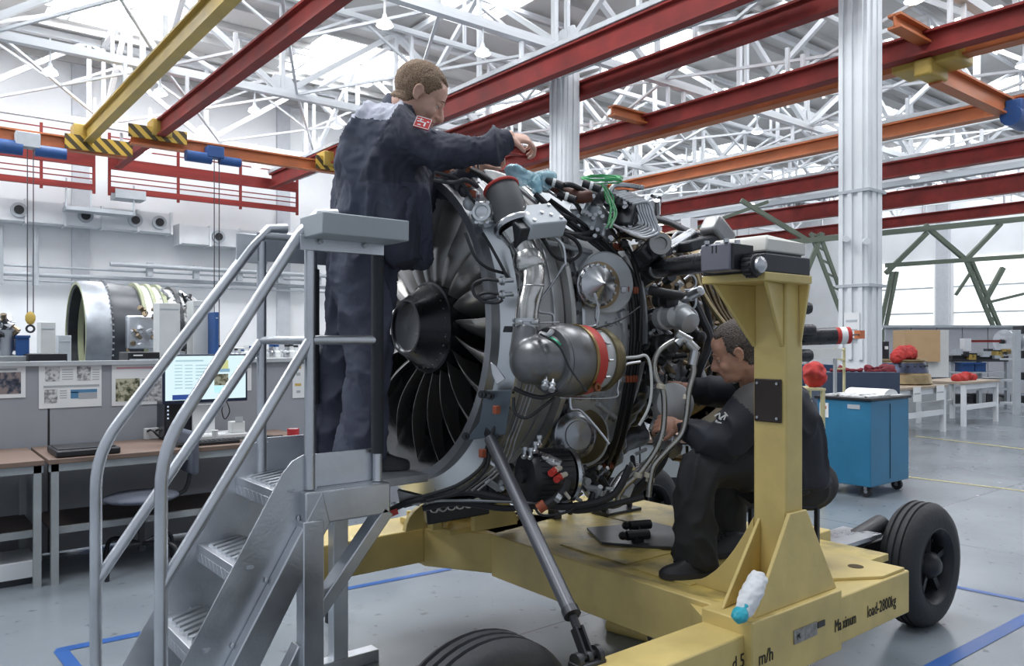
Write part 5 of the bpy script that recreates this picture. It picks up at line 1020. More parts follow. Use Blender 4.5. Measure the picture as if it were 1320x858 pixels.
legs = [MB().tube([PD(472, 308, 3.08), PD(470, 360, 3.08), PD(474, 440, 3.07), PD(470, 520, 3.06), PD(462, 588, 3.06)], [.125, .118, .093, .085, .090], 22, smooth=5), MB().tube([PD(462, 308, 3.2), PD(456, 360, 3.22), PD(444, 440, 3.24), PD(430, 520, 3.25), PD(423, 592, 3.26)], [.125, .115, .09, .082, .085], 22, smooth=5), MB().tube([PD(478, 305, 3.14), PD(474, 345, 3.14)], [.15, .13], 20)]
me = fuse(legs, .0095, 4); g1 = wr(.015, 7, (1, 1, .5), .9); g2 = wr(.004, 20, (.7, .7, 1.2), .5)
TR1 = finish(me, 'trousers', TROU, M1, disp=lambda p, n: g2(g1(p, n), n))
SH = mat('black_shoe', (.02, .021, .025), .55, var=.2)
z1 = ZP+.003; a1 = PD(468, 600, 3.06); a1.z = z1; b1_ = a1+RIGHT*.16+FWD*.03; shoe(a1-RIGHT*.02, a1+RIGHT*.175+FWD*.05, SH, M1); a2 = PD(424, 600, 3.26); a2.z = z1; shoe(a2-RIGHT*.08, a2+RIGHT*.17+FWD*.03, SH, M1)
# tool in his hands
t = tag(MB().cyl(PD(616, 226, 3.13), PD(616, 196, 3.13), .005, 8).build('hex_driver', STEEL), 'thin steel driver held upright over the engine by the standing man', 'tool'); MB().cyl(PD(616, 198, 3.13), PD(616, 190, 3.13), .009, 8).build('tool_head', DARKM, t); MB().cyl(PD(612, 193, 3.12), PD(640, 186, 3.08), .0055, 8).build('tool_handle', DARKM, t)
# ---------------------------------------------------------------- seated man behind the post
M2 = empty('person', PD(1000, 720, 3.3), 'seated man in dark work clothes reaching into the engine behind the yellow post', 'person')
a_ = radians(20); H2 = Head(PD(951, 452, 3.12), (-RIGHT*.93+FWD*.36)*cos(a_)-UP*sin(a_), UP*cos(a_)-RIGHT*sin(a_), 1.0)
V1_ = PD(876, 549, 3.20); V2_ = PD(884, 500, 3.42)
h2a = hand(V1_, -RIGHT*.85+FWD*.5+UP*.1, UP*.4-FWD*.9, .9, -1, .95); h2b = hand(V2_, -RIGHT*.9+FWD*.4, UP*.6-FWD*.8, .9, -1, .95)
core2 = [H2.parts(PD(975, 505, 3.22)), h2a, h2b, MB().tube([PD(985, 508, 3.25), PD(1005, 550, 3.25), PD(1022, 612, 3.25)], [.08, .12, .11], 18, smooth=3),
         MB().tube([PD(990, 520, 3.08), PD(930, 568, 3.05), V1_], [.05, .042, .027], 12), MB().tube([PD(975, 505, 3.44), PD(930, 505, 3.46), V2_], [.04, .030, .025], 12), MB().tube([PD(988, 522, 3.10), PD(980, 512, 3.42)], .05, 12),
         MB().tube([PD(1015, 615, 3.15), PD(902, 596, 3.12), PD(898, 722, 3.10)], [.085, .062, .042], 14), MB().tube([PD(1015, 615, 3.36), PD(938, 604, 3.44), PD(945, 700, 3.44)], [.085, .06, .042], 14)]
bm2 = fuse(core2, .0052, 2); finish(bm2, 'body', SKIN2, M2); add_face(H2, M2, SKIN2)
def line2(p):
    if p.z < -.075 or p.y > .085: return False
    lim = -.068 if p.y < -.03 else (-.068+(p.y+.03)*1.5 if p.y < .0 else (-.02+.9*p.y if p.y < .035 else .012+(p.y-.035)*2.2))
    if p.y > .035: lim = max(lim, .075-.3*(.05-min(.05, abs(p.x))))
    return p.z > lim and not (abs(p.x) > .079 and p.z < .02)
hair(bm2, H2, line2, hairmat('greying_short_hair', (.045, .036, .032), (.17, .14, .125)), M2, .006)
DK = mat('dark_work_cloth', (.016, .018, .027), .8, var=.2, nscale=8, bump=.15, bscale=350); GY = mat('grey_shoulder_cloth', (.085, .083, .085), .8, var=.1); DT = mat('charcoal_trouser_cloth', (.020, .021, .024), .8, var=.2, nscale=7, bump=.2, bscale=300)
tor = MB().loft([oval(978, 490, 3.24, .06, .07, .5), oval(984, 500, 3.25, .09, .15, .4), oval(992, 512, 3.25, .13, .19, .3), oval(1000, 535, 3.25, .16, .215, .2), oval(1006, 565, 3.25, .17, .21, .1), oval(1011, 595, 3.25, .165, .20), oval(1014, 620, 3.25, .165, .20)])
s1 = sleeve([PD(990, 520, 3.12), PD(975, 525, 3.05), PD(948, 552, 3.02), PD(924, 572, 3.04), PD(900, 560, 3.12), PD(880, 552, 3.18)], [.085, .095, .088, .080, .062, .045])
s2 = sleeve([PD(980, 505, 3.38), PD(955, 503, 3.44), PD(925, 504, 3.44), PD(890, 500, 3.42)], [.08, .08, .065, .048])
me = fuse([tor, s1, s2], .0095, 4)
def jm2(c, n):
    d = c-O; dep = d.dot(FWD); px = 660+FPX*d.dot(RIGHT)/dep; py = 440-FPX*d.z/dep
    return 1 if (py < 535-.0*(px) and py > 492+max(0, (958-px))*1.2 and px > 938 and px < 1012 and py < 505+(px-938)*.85 and dep < 3.3 and py < 540) else 0
J2 = finish(me, 'jacket', [DK, GY], M2, jm2, wr(.011, 8, (.8, .8, .5), .8))
MB().loft([oval(975, 494, 3.23, .068, .08, .6), oval(970, 486, 3.22, .070, .075, .7), oval(966, 478, 3.2, .066, .07, .8), oval(966, 478, 3.2, .058, .062, .8), oval(973, 490, 3.22, .055, .065, .6)]).build('collar', DK, J2)
def strokes(pts, th, par, nrm):
    for a, b in pts: MB().bar(a, b, th, .0015, up=nrm).build('emblem_stroke', PAPER, par)
ec = lambda x, y: PD(x, y, 2.925)
em = MB().ball(PD(929, 540, 2.945), (.004, .004, .004), 6).build('sleeve_emblem', PAPER, J2)
strokes([(ec(921, 536), ec(928, 532)), (ec(928, 532), ec(927, 540)), (ec(927, 540), ec(936, 534)), (ec(936, 534), ec(933, 541)), (ec(923, 541), ec(926, 545)), (ec(922, 543), ec(930, 545)), (ec(934, 531), ec(938, 536))], .005, em, -FWD)
bc = lambda x, y: PD(x, y, 3.12)
lettering('CENTER', .028, PD(1047, 550, 3.10), (RIGHT*.45+UP*.9), (-RIGHT*.9+UP*.45), PAPER, J2, sx=.9) if 0 else None
strokes([(bc(1038, 522), bc(1044, 512)), (bc(1044, 512), bc(1041, 524)), (bc(1041, 524), bc(1047, 516)), (bc(1038, 530), bc(1046, 522)), (bc(1044, 548), bc(1051, 536)), (bc(1046, 543), bc(1049, 544)), (bc(1049, 538), bc(1052, 540))], .005, em, -FWD)
legs = [MB().tube([PD(1022, 612, 3.18), PD(970, 600, 3.12), PD(925, 596, 3.09), PD(902, 606, 3.08), PD(897, 640, 3.08), PD(897, 690, 3.09), PD(897, 724, 3.10)], [.115, .105, .090, .084, .080, .082, .086], 22, smooth=5), MB().tube([PD(1022, 612, 3.34), PD(975, 608, 3.42), PD(946, 612, 3.46), PD(940, 650, 3.46), PD(943, 704, 3.46)], [.115, .1, .085, .078, .07], 20, smooth=5), MB().ball(PD(1026, 622, 3.26), (.155, .15, .11), 20)]
me = fuse(legs, .0095, 4); finish(me, 'trousers', DT, M2, disp=wr(.012, 8, (1, 1, .5), .8))
a1 = PD(915, 735, 3.08); a1.z = ZD+.004; b_ = PZ(851, 744, ZD+.004); shoe(a1+RIGHT*.03, b_, SH, M2, .085, .05); a2 = PZ(962, 712, ZD+.004); b_ = PZ(926, 722, ZD+.004); shoe(a2, a2-RIGHT*.25-FWD*.08, SH, M2, .085, .05)
# stool
t = empty('stool', PZ(1008, 695, ZD), 'low black metal stool under the seated man', 'stool'); zs = .755
q = [PZ(966, 704, ZD), PZ(1053, 700, ZD)]
s0 = PD(968, 655, 3.15); s1_ = PD(1053, 655, 3.15); e = FWD*.26
MB().bar(s0.lerp(s1_, .5)+e*.5-RIGHT*.135, s0.lerp(s1_, .5)+e*.5+RIGHT*.135, .28, .02, up=UP).build('seat', DARKM, t) if 0 else MB().prism([s0, s1_, s1_+e, s0+e], UP*.02).build('seat', DARKM, t)
for p in (s0, s1_, s1_+e, s0+e): bar(t, 'leg', p, V((p.x, p.y, ZD+.003)), .016, DARKM)
# ================================================================= WORKBENCH ROW ON THE LEFT
WOOD = mat('brown_bench_top', (.17, .115, .09), .5, var=.2, nscale=4, stretch=(1, 8, 8)); BG = mat('bench_grey_steel', (.30, .32, .33), .5, var=.12); PGREY = mat('partition_grey', (.30, .31, .34), .75, var=.04); SHELF = mat('dark_shelf_board', (.05, .035, .032), .6, var=.2)
def desk(u0, u1, lab):
    t = empty('workbench', (u0, 5.4, 0), lab, 'workbench')
    MB().box2((u0+.005, 5.33, .72), (u1-.005, 6.05, .75)).build('top', WOOD, t, bevel=.003)
    MB().box2((u0+.01, 5.34, .675), (u1-.01, 5.375, .719)).build('front_rail', BG, t, smooth=False)
    for u in (u0+.02, u1-.06):
        for v in (5.34, 5.98): MB().box2((u, v, 0), (u+.04, v+.04, .719)).build('leg', BG, t, smooth=False)
    MB().box2((u0+.03, 5.45, .30), (u1-.03, 6.0, .32)).build('lower_shelf', SHELF, t, smooth=False); MB().box2((u0+.03, 5.42, .285), (u1-.03, 5.45, .325)).build('shelf_rail', BG, t, smooth=False)
    return t
desk(-.9, .74, 'brown-topped steel workbench at the left edge of the picture'); desk(.75, 2.45, 'brown-topped steel workbench behind the stairs with the monitor on it')
PT = empty('partition', (1, 6.1, 0), 'grey office partition behind the benches with posters on it', 'partition')
for a, b in ((-2.2, -.62), (-.61, .86), (.87, 2.3), (2.31, 3.6)): MB().box2((a, 6.10, .02), (b, 6.14, 1.285)).build('panel', PGREY, PT, bevel=.003)
MB().box2((-2.2, 6.08, 1.285), (3.6, 6.17, 1.315)).build('top_rail', mat('rail_light_grey', (.42, .44, .46), .5), PT, smooth=False)
for u in (-.615, .865, 2.305): MB().box2((u-.006, 6.0985, .02), (u+.006, 6.1, 1.285)).build('joint', DARKM, PT, smooth=False)
for v in (-2.2, 3.55): MB().box2((v, 6.05, 0), (v+.05, 6.2, .02)).build('foot', BG, PT, smooth=False)
def photo(name, c1, c2, c3, sc=14):
    m = bpy.data.materials.new(name); m.use_nodes = True; N = m.node_tree.nodes; L = m.node_tree.links; tc = N.new('ShaderNodeTexCoord'); n = N.new('ShaderNodeTexVoronoi'); n.inputs['Scale'].default_value = sc*2.2; n2 = N.new('ShaderNodeTexNoise'); n2.inputs['Scale'].default_value = sc*2
    r = N.new('ShaderNodeValToRGB'); e = r.color_ramp.elements; e[0].position = .35; e[0].color = (*c1, 1); e[1].position = .65; e[1].color = (*c3, 1); x = e.new(.5); x.color = (*c2, 1)
    ad = N.new('ShaderNodeMath'); ad.inputs[1].default_value = .12; ad.operation = 'MULTIPLY_ADD'; L.new(tc.outputs['Object'], n.inputs[0]); L.new(tc.outputs['Object'], n2.inputs[0]); L.new(n.outputs['Distance'], ad.inputs[0]); L.new(n2.outputs[0], ad.inputs[2]); L.new(ad.outputs[0], r.inputs[0]); L.new(r.outputs[0], N['Principled BSDF'].inputs['Base Color']); N['Principled BSDF'].inputs['Roughness'].default_value = .5; return m
PH = [photo('photo_engine_hand', (.01, .012, .02), (.05, .06, .09), (.25, .2, .19)), photo('photo_parts', (.10, .10, .11), (.3, .3, .31), (.6, .6, .6), 20), photo('photo_cylinders', (.03, .035, .02), (.14, .14, .08), (.5, .48, .35), 18)]
LINE = mat('print_grey', (.38, .40, .42), .7, var=0, rvar=0); LBLUE = mat('print_blue', (.08, .22, .38), .6, var=0, rvar=0); PINK = mat('print_pink', (.62, .35, .38), .7, var=0, rvar=0); OCH = mat('print_ochre', (.55, .38, .1), .7, var=0, rvar=0)
def sheet(px0, py0, px1, py1, v, name, m, par, k=0, th=.001):
    a = PV(px0, py0, v); b = PV(px1, py1, v); return MB().box2((a.x, v-.001*k-th, b.z), (b.x, v-.001*k, a.z)).build(name, m, par, smooth=False)
def poster(x0, y0, x1, y1, lab, items):
    t = tag(sheet(x0, y0, x1, y1, 6.098, 'poster', PAPER, None, 0, .002), lab, 'poster')
    for (a, b, c, d, m) in items: sheet(a, b, c, d, 6.098, 'print', m, t, 2)
    return t
poster(-12, 472, 33, 512, 'white poster with a dark photo at the left picture edge', [(-12, 480, 27, 507, PH[0]), (-10, 475, 22, 477, LINE)])
it = [(58, 473, 77, 491, PH[1]), (99, 472, 117, 490, PH[1]), (57, 502, 74, 519, PH[1]), (91, 502, 125, 505, LBLUE), (91, 505, 101, 513, LBLUE), (101, 506, 125, 513, LINE)]
it += [(80, 476+3*k, 94, 476.8+3*k, LINE) for k in range(5)]+[(119, 476+3*k, 128, 476.8+3*k, LINE) for k in range(5)]+[(77, 503+3*k, 86, 503.8+3*k, LINE) for k in range(4)]+[(56, 497, 128, 497.6, LINE)]
poster(50, 471, 131, 523, 'white poster with three part photos and a blue table on the partition', it)
poster(144, 470, 212, 520, 'white poster with a photo of greenish rods behind the stair rail', [(149, 488, 180, 516, PH[2]), (183, 488, 208, 516, PH[1]), (150, 473, 206, 474.5, PINK)])
poster(377, 469, 398, 512, 'narrow white notice with ochre lines seen between the stair posts', [(380, 472, 388, 475, OCH), (382, 480, 387, 484, LINE), (380, 494, 388, 497, OCH), (382, 503, 387, 506, LINE)]); poster(318, 470, 324, 503, 'small pale notice on the partition just right of the monitor', [(319, 472, 323, 474, LINE)])
# monitor
VM = 5.72
t = empty('computer_monitor', PV(262, 560, VM), 'flat computer monitor showing a pale web page on the bench', 'monitor')
a = PV(210, 457, VM); b = PV(319, 516, VM); fr = MB().box2((a.x, VM, b.z), (b.x, VM+.03, a.z)).build('bezel', mat('dark_blue_bezel', (.012, .02, .05), .35), t, bevel=.004)
scr = sheet(213, 459, 316.5, 512, VM, 'screen', mat('screen_glow', (.1, .1, .1), .3, var=0, rvar=0, emit=(.62, .80, .84), estr=.8), t, 1)
def E_(n, c, s=.6): return mat(n, c, .4, var=0, rvar=0, emit=c, estr=s)
for (x0, y0, x1, y1, m) in [(283, 464, 294, 475, E_('screen_olive', (.45, .46, .2))), (283, 475, 296, 479, E_('screen_blue_grey', (.18, .30, .38))), (276, 482, 294, 496, PH[2]), (276, 497, 294, 505, E_('screen_teal', (.4, .66, .72))), (222, 509, 256, 514, E_('screen_navy', (.02, .05, .2))), (226, 464, 262, 465.5, E_('screen_text', (.3, .42, .46)))]+[(225, 470+4.2*k, 235, 471+4.2*k, E_('screen_text', (.3, .42, .46))) for k in range(8)]+[(238, 470+4.2*k, 248, 471+4.2*k, MATS['screen_text']) for k in range(8)]+[(252, 470+4.2*k, 272, 471+4.2*k, MATS['screen_text']) for k in range(5)]: sheet(x0, y0, x1, y1, VM, 'page_block', m, scr, 3)
p = PV(262, 535, VM+.04); MB().box2((p.x-.07, VM+.03, .75), (p.x+.08, VM+.07, 1.0)).build('stand', mat('white_plastic', (.62, .63, .63), .45, var=.04), t, bevel=.004); MB().box2((p.x-.13, VM-.08, .751), (p.x+.13, VM+.12, .765)).build('stand_foot', MATS['white_plastic'], t, bevel=.004)
def item(name, px0, py0, px1, zt, v, dv, m, lab, cat, z0=.751, bevel=.004, group=None):
    a = PV(px0, 540, v); b = PV(px1, 540, v); o = MB().box2((a.x, v, z0), (b.x, v+dv, zt)).build(name, m, bevel=bevel); return tag(o, lab, cat, group)
o = item('computer_tower', 212, 0, 248, 1.02, 5.83, .2, mat('black_case', (.01, .012, .02), .3), 'black desktop computer tower behind the monitor', 'computer'); sheet(214, 521, 219, 550, 5.83, 'front_strip', DARKM, o, 0)
for k in range(4): sheet(215.5, 523+5*k, 217.5, 525+5*k, 5.828, 'indicator', mat('indicator_white', (.5, .55, .6), .4, emit=(.5, .6, .8), estr=.6), o, 1)
kb = MB().box2((PV(228, 553, 5.42).x, 5.40, .751), (PV(308, 553, 5.42).x, 5.53, .772)).build('keyboard', BLACK, bevel=.003); tag(kb, 'black keyboard at the front of the bench behind the stair rails', 'keyboard')
for i in range(14):
    for j in range(4): MB().box((PV(228, 553, 5.42).x+.03+.034*i, 5.42+.028*j, .775), (.026, .02, .006)).build('key', mat('key_grey', (.04, .045, .05), .5), kb, smooth=False)
o = item('white_tray', 236, 0, 322, .79, 5.60, .28, MATS['white_plastic'], 'white flat tray with papers below the monitor', 'tray'); MB().prism([(PV(262, 545, 5.6).x, 5.66, .791), (PV(290, 545, 5.6).x, 5.60, .791), (PV(300, 545, 5.6).x, 5.72, .791), (PV(270, 545, 5.6).x, 5.78, .791)], (0, 0, .002)).build('paper_sheet', PAPER, o)
o = item('desk_calendar', 299, 0, 316, .87, 5.66, .09, MATS['white_plastic'], 'small white box with a grey window on the tray', 'box', z0=.791); sheet(303, 537, 313, 543, 5.66, 'window', GREY, o, 1)
for i, (px, r) in enumerate(((246, .02), (277, .02))): p = PV(px, 545, 5.56); q = MB().cyl((p.x, 5.56, .751), (p.x, 5.56, .83), r, 14).build('white_cup', MATS['white_plastic']); tag(q, ['small white cup left under the monitor', 'small white cup right under the monitor'][i], 'cup'); MB().torus((p.x, 5.56, .83), UP, r, .003, 14, 5).build('rim', PAPER, q)
p = PV(378, 550, 5.62); q = MB().lathe([(0, .045), (.045, .045), (.045, .032), (0, .032)], (p.x, 5.62, .751), UP, 24, cap=False, closed=True).build('tape_roll', mat('red_tape', (.42, .03, .04), .35)); tag(q, 'roll of red tape on the bench between the stair posts', 'tape'); MB().lathe([(0, .032), (.045, .032), (.045, .029), (0, .029)], (p.x, 5.62, .751), UP, 20, cap=False, closed=True).build('core', PAPER, q)
o = item('power_socket', 187, 0, 208, .83, 5.98, .05, MATS['white_plastic'], 'white power socket block with black plugs on the bench', 'socket')
for px in (191, 202): p = PV(px, 547, 5.96); MB().tube([(p.x, 5.98, .81), (p.x+.02, 5.93, .82), (p.x+.08, 5.9, .76), (p.x+.2, 5.88, .757)], .007, 6, smooth=4).build('plug_cable', BLACK, o)
t = MB().box2((PV(72, 570, 5.38).x, 5.36, .751), (PV(155, 570, 5.38).x, 5.72, .792)).build('black_case', BLACK, bevel=.01); tag(t, 'flat black case lying on the bench edge', 'case'); MB().box2((PV(76, 570, 5.38).x, 5.40, .792), (PV(150, 570, 5.38).x, 5.68, .797)).build('lid_panel', DARKM, t)
o = item('small_black_tool', 345, 0, 353, .765, 5.55, .06, BLACK, 'small black object on the bench right of the keyboard', 'tool'); MB().cyl((o.data.vertices[0].co.x-.01, 5.56, .757), (o.data.vertices[0].co.x+.12, 5.57, .757), .005, 6).build('cord', BLACK, o)
MB().tube([PV(292, 517, 5.8), PV(296, 530, 5.9), PV(290, 540, 5.95), PV(286, 530, 5.9), PV(288, 517, 5.8)], .004, 6, smooth=4).build('monitor_cable', BLACK, bpy.data.objects['computer_monitor'])
# white box crate under the bench, office chair
o = tag(MB().box2((PV(0, 715, 5.5).x-.3, 5.45, .04), (PV(47, 715, 5.5).x, 5.8, .14)).build('low_crate', WHITE, bevel=.004), 'flat white crate under the left bench', 'crate'); MB().box2((PV(0, 715, 5.5).x-.28, 5.47, 0), (PV(47, 715, 5.5).x-.03, 5.78, .04)).build('base', DARKM, o)
c = PZ(185, 735); t = empty('office_chair', (c.x, c.y, 0), 'grey office chair with black tube legs pushed under the bench', 'chair'); FAB = mat('blue_grey_fabric', (.09, .10, .13), .85, var=.1)
me = fuse(MB().ball((c.x, c.y+.05, .46), (.23, .22, .035), 24), .012, 2); finish(me, 'seat', FAB, t)
MB().box((c.x+.30, c.y+.1, .72), (.05, .34, .28)).build('backrest', FAB, t, bevel=.02); MB().tube([(c.x+.1, c.y+.1, .44), (c.x+.28, c.y+.1, .46), (c.x+.33, c.y+.1, .7)], .014, 10, smooth=4).build('back_support', BLACK, t)
MB().cyl((c.x, c.y+.05, .12), (c.x, c.y+.05, .44), .022, 12).build('column', BLACK, t)
for k in range(4): a_ = k*pi/2+.6; d = V((cos(a_), sin(a_), 0)); b = V((c.x, c.y+.05, .16)); MB().tube([b, b+d*.2+UP*.02, b+d*.27-UP*.03, b+d*.28-UP*.16], .014, 10, smooth=4).build('leg', BLACK, t)
# ================================================================= BEHIND THE PARTITION
GRNE = mat('primer_green_edge', (.36, .38, .24), .5, var=.15); t = empty('second_jet_engine', (2.2, 10, .9), 'partly stripped second engine with dark barrel beyond the partition', 'jet engine')
e2 = lambda nm, pr, m: MB().lathe(pr, (0, 10, 1.50), AX, 56, cap=False, closed=True).build(nm, m, t)
e2('inlet_ring', [(1.68, .60), (1.68, .625), (1.72, .64), (1.93, .64), (1.93, .58)], ALUD); e2('ring_edge', [(1.675, .595), (1.675, .622), (1.69, .622), (1.69, .595)], GRNE); e2('inner_liner', [(1.70, .585), (1.93, .575), (1.93, .565), (1.70, .575)], DARKM); e2('inner_band', [(1.80, .56), (1.80, .6), (1.86, .6), (1.86, .56)], GRNE)
q = e2('dark_barrel', [(1.93, .56), (1.93, .62), (2.0, .625), (2.26, .60), (2.26, .55)], mat('dark_composite', (.045, .05, .06), .35, var=.15)); e2('inner_dark', [(1.86, .56), (2.3, .52), (2.3, .50), (1.86, .54)], DARKM)
for k in range(60): a_ = k*2*pi/60; p = V((1.935, 10-cos(a_)*.648, 1.5+sin(a_)*.648)); MB().box(p, (.025, .02, .02)).build('flange_bolt', STEEL, q, smooth=False) if cos(a_) > -.2 and sin(a_) > -.6 else None
for u0, u1, r, m in ((2.26, 2.30, .64, GRNE), (2.30, 2.38, .61, ALU), (2.38, 2.42, .635, GRNE), (2.42, 2.50, .60, ALU), (2.50, 2.54, .63, GRNE), (2.54, 2.66, .58, STEEL), (2.66, 2.70, .61, DARKM), (2.70, 2.95, .5, CASE)): e2('case_band', [(u0, .45), (u0, r), (u1, r), (u1, .45)], m)
for k in range(40): a_ = rnd.uniform(-1.0, 1.1); u = rnd.uniform(2.5, 2.95); p = V((u, 10-cos(a_)*.6, 1.5+sin(a_)*.6)); MB().cyl(p, p+V((rnd.uniform(-.12, .12), -.05, rnd.uniform(-.12, .12))), rnd.uniform(.01, .03), 7).build('fitting', rnd.choice([STEEL, DARKM, ALU]), t)
MB().box(PD(182, 428, 8.5), (.3, .12, .36)).build('side_gearbox', ALU, t, bevel=.02)
for k in range(24): p = PD(rnd.uniform(162, 204), rnd.uniform(398, 452), 8.4); MB().cyl(p, p+V((rnd.uniform(-.05, .05), -.03, rnd.uniform(-.05, .05))), rnd.uniform(.012, .03), 7).build('fitting', rnd.choice([STEEL, DARKM, ALU, BRONZE]), t)
MB().box((2.2, 10, .45), (.9, .7, .9)).build('stand', BLUEH, t, smooth=False)
def tall(name, px0, px1, ytop, v, dv, m, lab, cat):
    a = PV(px0, ytop, v); b = PV(px1, ytop, v); o = MB().box2((a.x, v, 0), (b.x, v+dv, a.z)).build(name, m, bevel=.004); MB().box2((a.x+.01, v-.004, a.z-.06), (b.x-.01, v, a.z-.05)).build('groove', GREY, o); return tag(o, lab, cat)
WC = mat('white_cabinet', (.60, .61, .60), .5, var=.05)
tall('white_post_box', 205, 232, 390, 7.6, .2, WC, 'tall white box right in front of the second engine', 'post'); tall('white_post_box', 249, 276, 387, 7.6, .2, WC, 'tall white box right of the second engine behind the stair rails', 'post'); tall('white_post_box', 52, 72, 415, 7.6, .2, WC, 'shorter white box left of the second engine', 'post')
tall('black_equipment_case', 36, 87, 456, 6.5, .3, BLACK, 'long black case top just above the partition at left', 'case'); o = tall('black_equipment_case', 165, 206, 454, 6.5, .3, BLACK, 'black case with a small white inscription above the partition', 'case'); sheet(172, 457, 184, 458.6, 6.494, 'inscription', PAPER, o, 0)
tall('grey_counter', -10, 37, 459, 6.6, .35, BG, 'grey counter behind the partition at the far left', 'counter'); o = tag(MB().box2((PV(21, 440, 6.7).x, 6.7, PV(21, 459, 6.6).z), (PV(38, 440, 6.7).x, 6.9, PV(21, 434, 6.7).z)).build('blue_bin', BLUEH, bevel=.006), 'small blue bin on the grey counter', 'bin'); MB().box2((PV(20, 440, 6.7).x, 6.69, PV(21, 435, 6.7).z), (PV(39, 440, 6.7).x, 6.91, PV(21, 432, 6.7).z)).build('rim', BLUEH, o)
t = empty('metal_assembly', PV(8, 458, 6.75), 'cluster of machined metal parts on the grey counter at left edge', 'metal part')
for k in range(36): p = PV(rnd.uniform(-6, 21), rnd.uniform(413, 456), 6.78); MB().cyl(p, p+V((rnd.uniform(-.06, .06), rnd.uniform(-.04, .04), rnd.uniform(-.06, .06))), rnd.uniform(.012, .035), 8).build('metal_piece', rnd.choice([STEEL, ALU, DARKM, BRONZE]), t)
MB().cyl(PV(8, 458, 6.78), PV(8, 425, 6.78), .05, 12).build('core_body', ALUD, t)
tall('blue_board', 277, 282, 402, 7.4, .5, BLUEH, 'narrow blue board edge between the white boxes', 'board'); tall('grey_machine_cabinet', 75, 92, 432, 8.2, .5, GREY, 'pale machine cabinet left of the second engine', 'cabinet')
tall('steel_shelf', 283, 345, 448, 9.0, .6, WC, 'white bench far behind the partition with small parts', 'bench')
for k in range(16):
    px = 286+6.4*k+rnd.uniform(-1, 1); p = PV(px, 460, 6.45); s = rnd.uniform(.02, .04); o = MB().lathe([(0, s), (s*1.2, s), (s*1.6, s*.5), (s*2.4, s*.5)], (p.x, 6.45, 1.316), UP, 10).build('small_part', rnd.choice([STEEL, ALU, PAPER, CASEL])); MB().cyl((p.x, 6.45, 1.316+s*2.4), (p.x, 6.45, 1.32+s*2.8), s*.6, 8).build('cap', rnd.choice([DARKM, BLUEH, PAPER]), o)
    tag(o, 'small metal part in the row on the shelf behind the partition', 'metal part', 'small parts in a row behind the partition')
MB().box2((PV(283, 460, 6.45).x, 6.3, 0), (PV(400, 460, 6.45).x, 6.6, 1.314)).build('low_cabinet', WC); tag(bpy.data.objects['low_cabinet'], 'low white cabinet behind the partition carrying a row of small parts', 'cabinet')
o = bpy.data.objects['low_cabinet']; MB().box2((PV(283, 460, 6.45).x, 6.295, 1.2), (PV(400, 460, 6.45).x, 6.3, 1.21)).build('groove', GREY, o)
# ================================================================= RIGHT HAND SIDE
CB = mat('blue_cart_paint', (.025, .175, .32), .38, var=.08)
t = empty('tool_cart', (7.1, 3.6, 0), 'blue steel tool cart on black casters right of the yellow post', 'cart')
MB().box2((7.08, 3.56, .105), (7.84, 4.09, .90)).build('cart_body', CB, t, bevel=.008); MB().box2((7.06, 3.54, .90), (7.86, 4.11, .925)).build('cart_top', BLACK, t, bevel=.004)
MB().box2((7.075, 3.66, .82), (7.08, 3.78, .86)).build('logo_plate', GREY, t); MB().box2((7.073, 3.97, .72), (7.08, 4.06, .86)).build('paper_label', PAPER, t); MB().box2((7.072, 3.99, .80), (7.0735, 4.04, .83)).build('orange_mark', ORANGE, t); MB().box2((7.45, 3.555, .15), (7.455, 3.56, .86)).build('door_gap', DARKM, t)
for (x, y) in ((7.16, 3.64), (7.76, 3.64), (7.16, 4.01), (7.76, 4.01)):
    w = MB().cyl((x-.015, y, .05), (x+.02, y, .05), .05, 18).build('caster', RUBBER, t); MB().box((x, y, .09), (.05, .03, .04)).build('fork', STEEL, w); MB().cyl((x-.018, y, .05), (x+.023, y, .05), .018, 10).build('hub', STEEL, w)
DRW = photo('printed_drawing', (.03, .03, .035), (.6, .6, .6), (.75, .75, .75), 9)
o = tag(MB().box2((7.12, 3.60, .926), (7.55, 4.06, .94)).build('printed_folder', DRW, smooth=False), 'black and white printed folders on the blue cart', 'folder'); MB().box2((7.2, 3.7, .94), (7.5, 4.0, .95)).build('upper_folder', DRW, o, smooth=False)
me = fuse(MB().loft([[V((7.56+.25*cos(a)*k, 3.58+.02*k+y, .945+.05*sin(a)*k)) for a, y in [(i*pi/6, 0) for i in range(7)]]+[V((7.56-.25, 3.58+.02*k, .93)), V((7.81, 3.58+.02*k, .93))] for k in (1,)]), .01) if 0 else None
pr = [V((7.60+.14*cos(a), 3.62, .93+.06*sin(a))) for a in [i*pi/8 for i in range(9)]]; o = tag(MB().prism(pr, (0, .4, 0)).build('paper_roll', PAPER), 'curved white paper sheet standing on the blue cart', 'paper'); MB().box2((7.47, 3.6, .926), (7.83, 4.05, .931)).build('under_sheet', PAPER, o)
RC = mat('red_cloth', (.42, .03, .025), .75, var=.25, nscale=10)
def cloth(name, pts, r, lab, cat='cloth', m=RC, voxel=.012, sx=1.0):
    me = fuse(MB().tube(pts, r, 14, smooth=4), voxel, 1); o = finish(me, name, m, None, disp=lambda p, n: p+n*(.05*ridge(p*5+V((2, 5, 1)))+.022*ridge(p*14)-.03)); zc = sum(q[2] for q in pts)/len(pts); zlo = zc-(max(r) if hasattr(r, '__len__') else r)*.6
    for q in o.data.vertices: q.co.z = zlo+(q.co.z-zlo)*.55; return tag(o, lab, cat)
cloth('red_cloth', [PD(1040, 486, 7.0), PD(1050, 482, 7.0), PD(1062, 490, 7.0)], [.07, .10, .05], 'crumpled bright red cloth beside the yellow post')
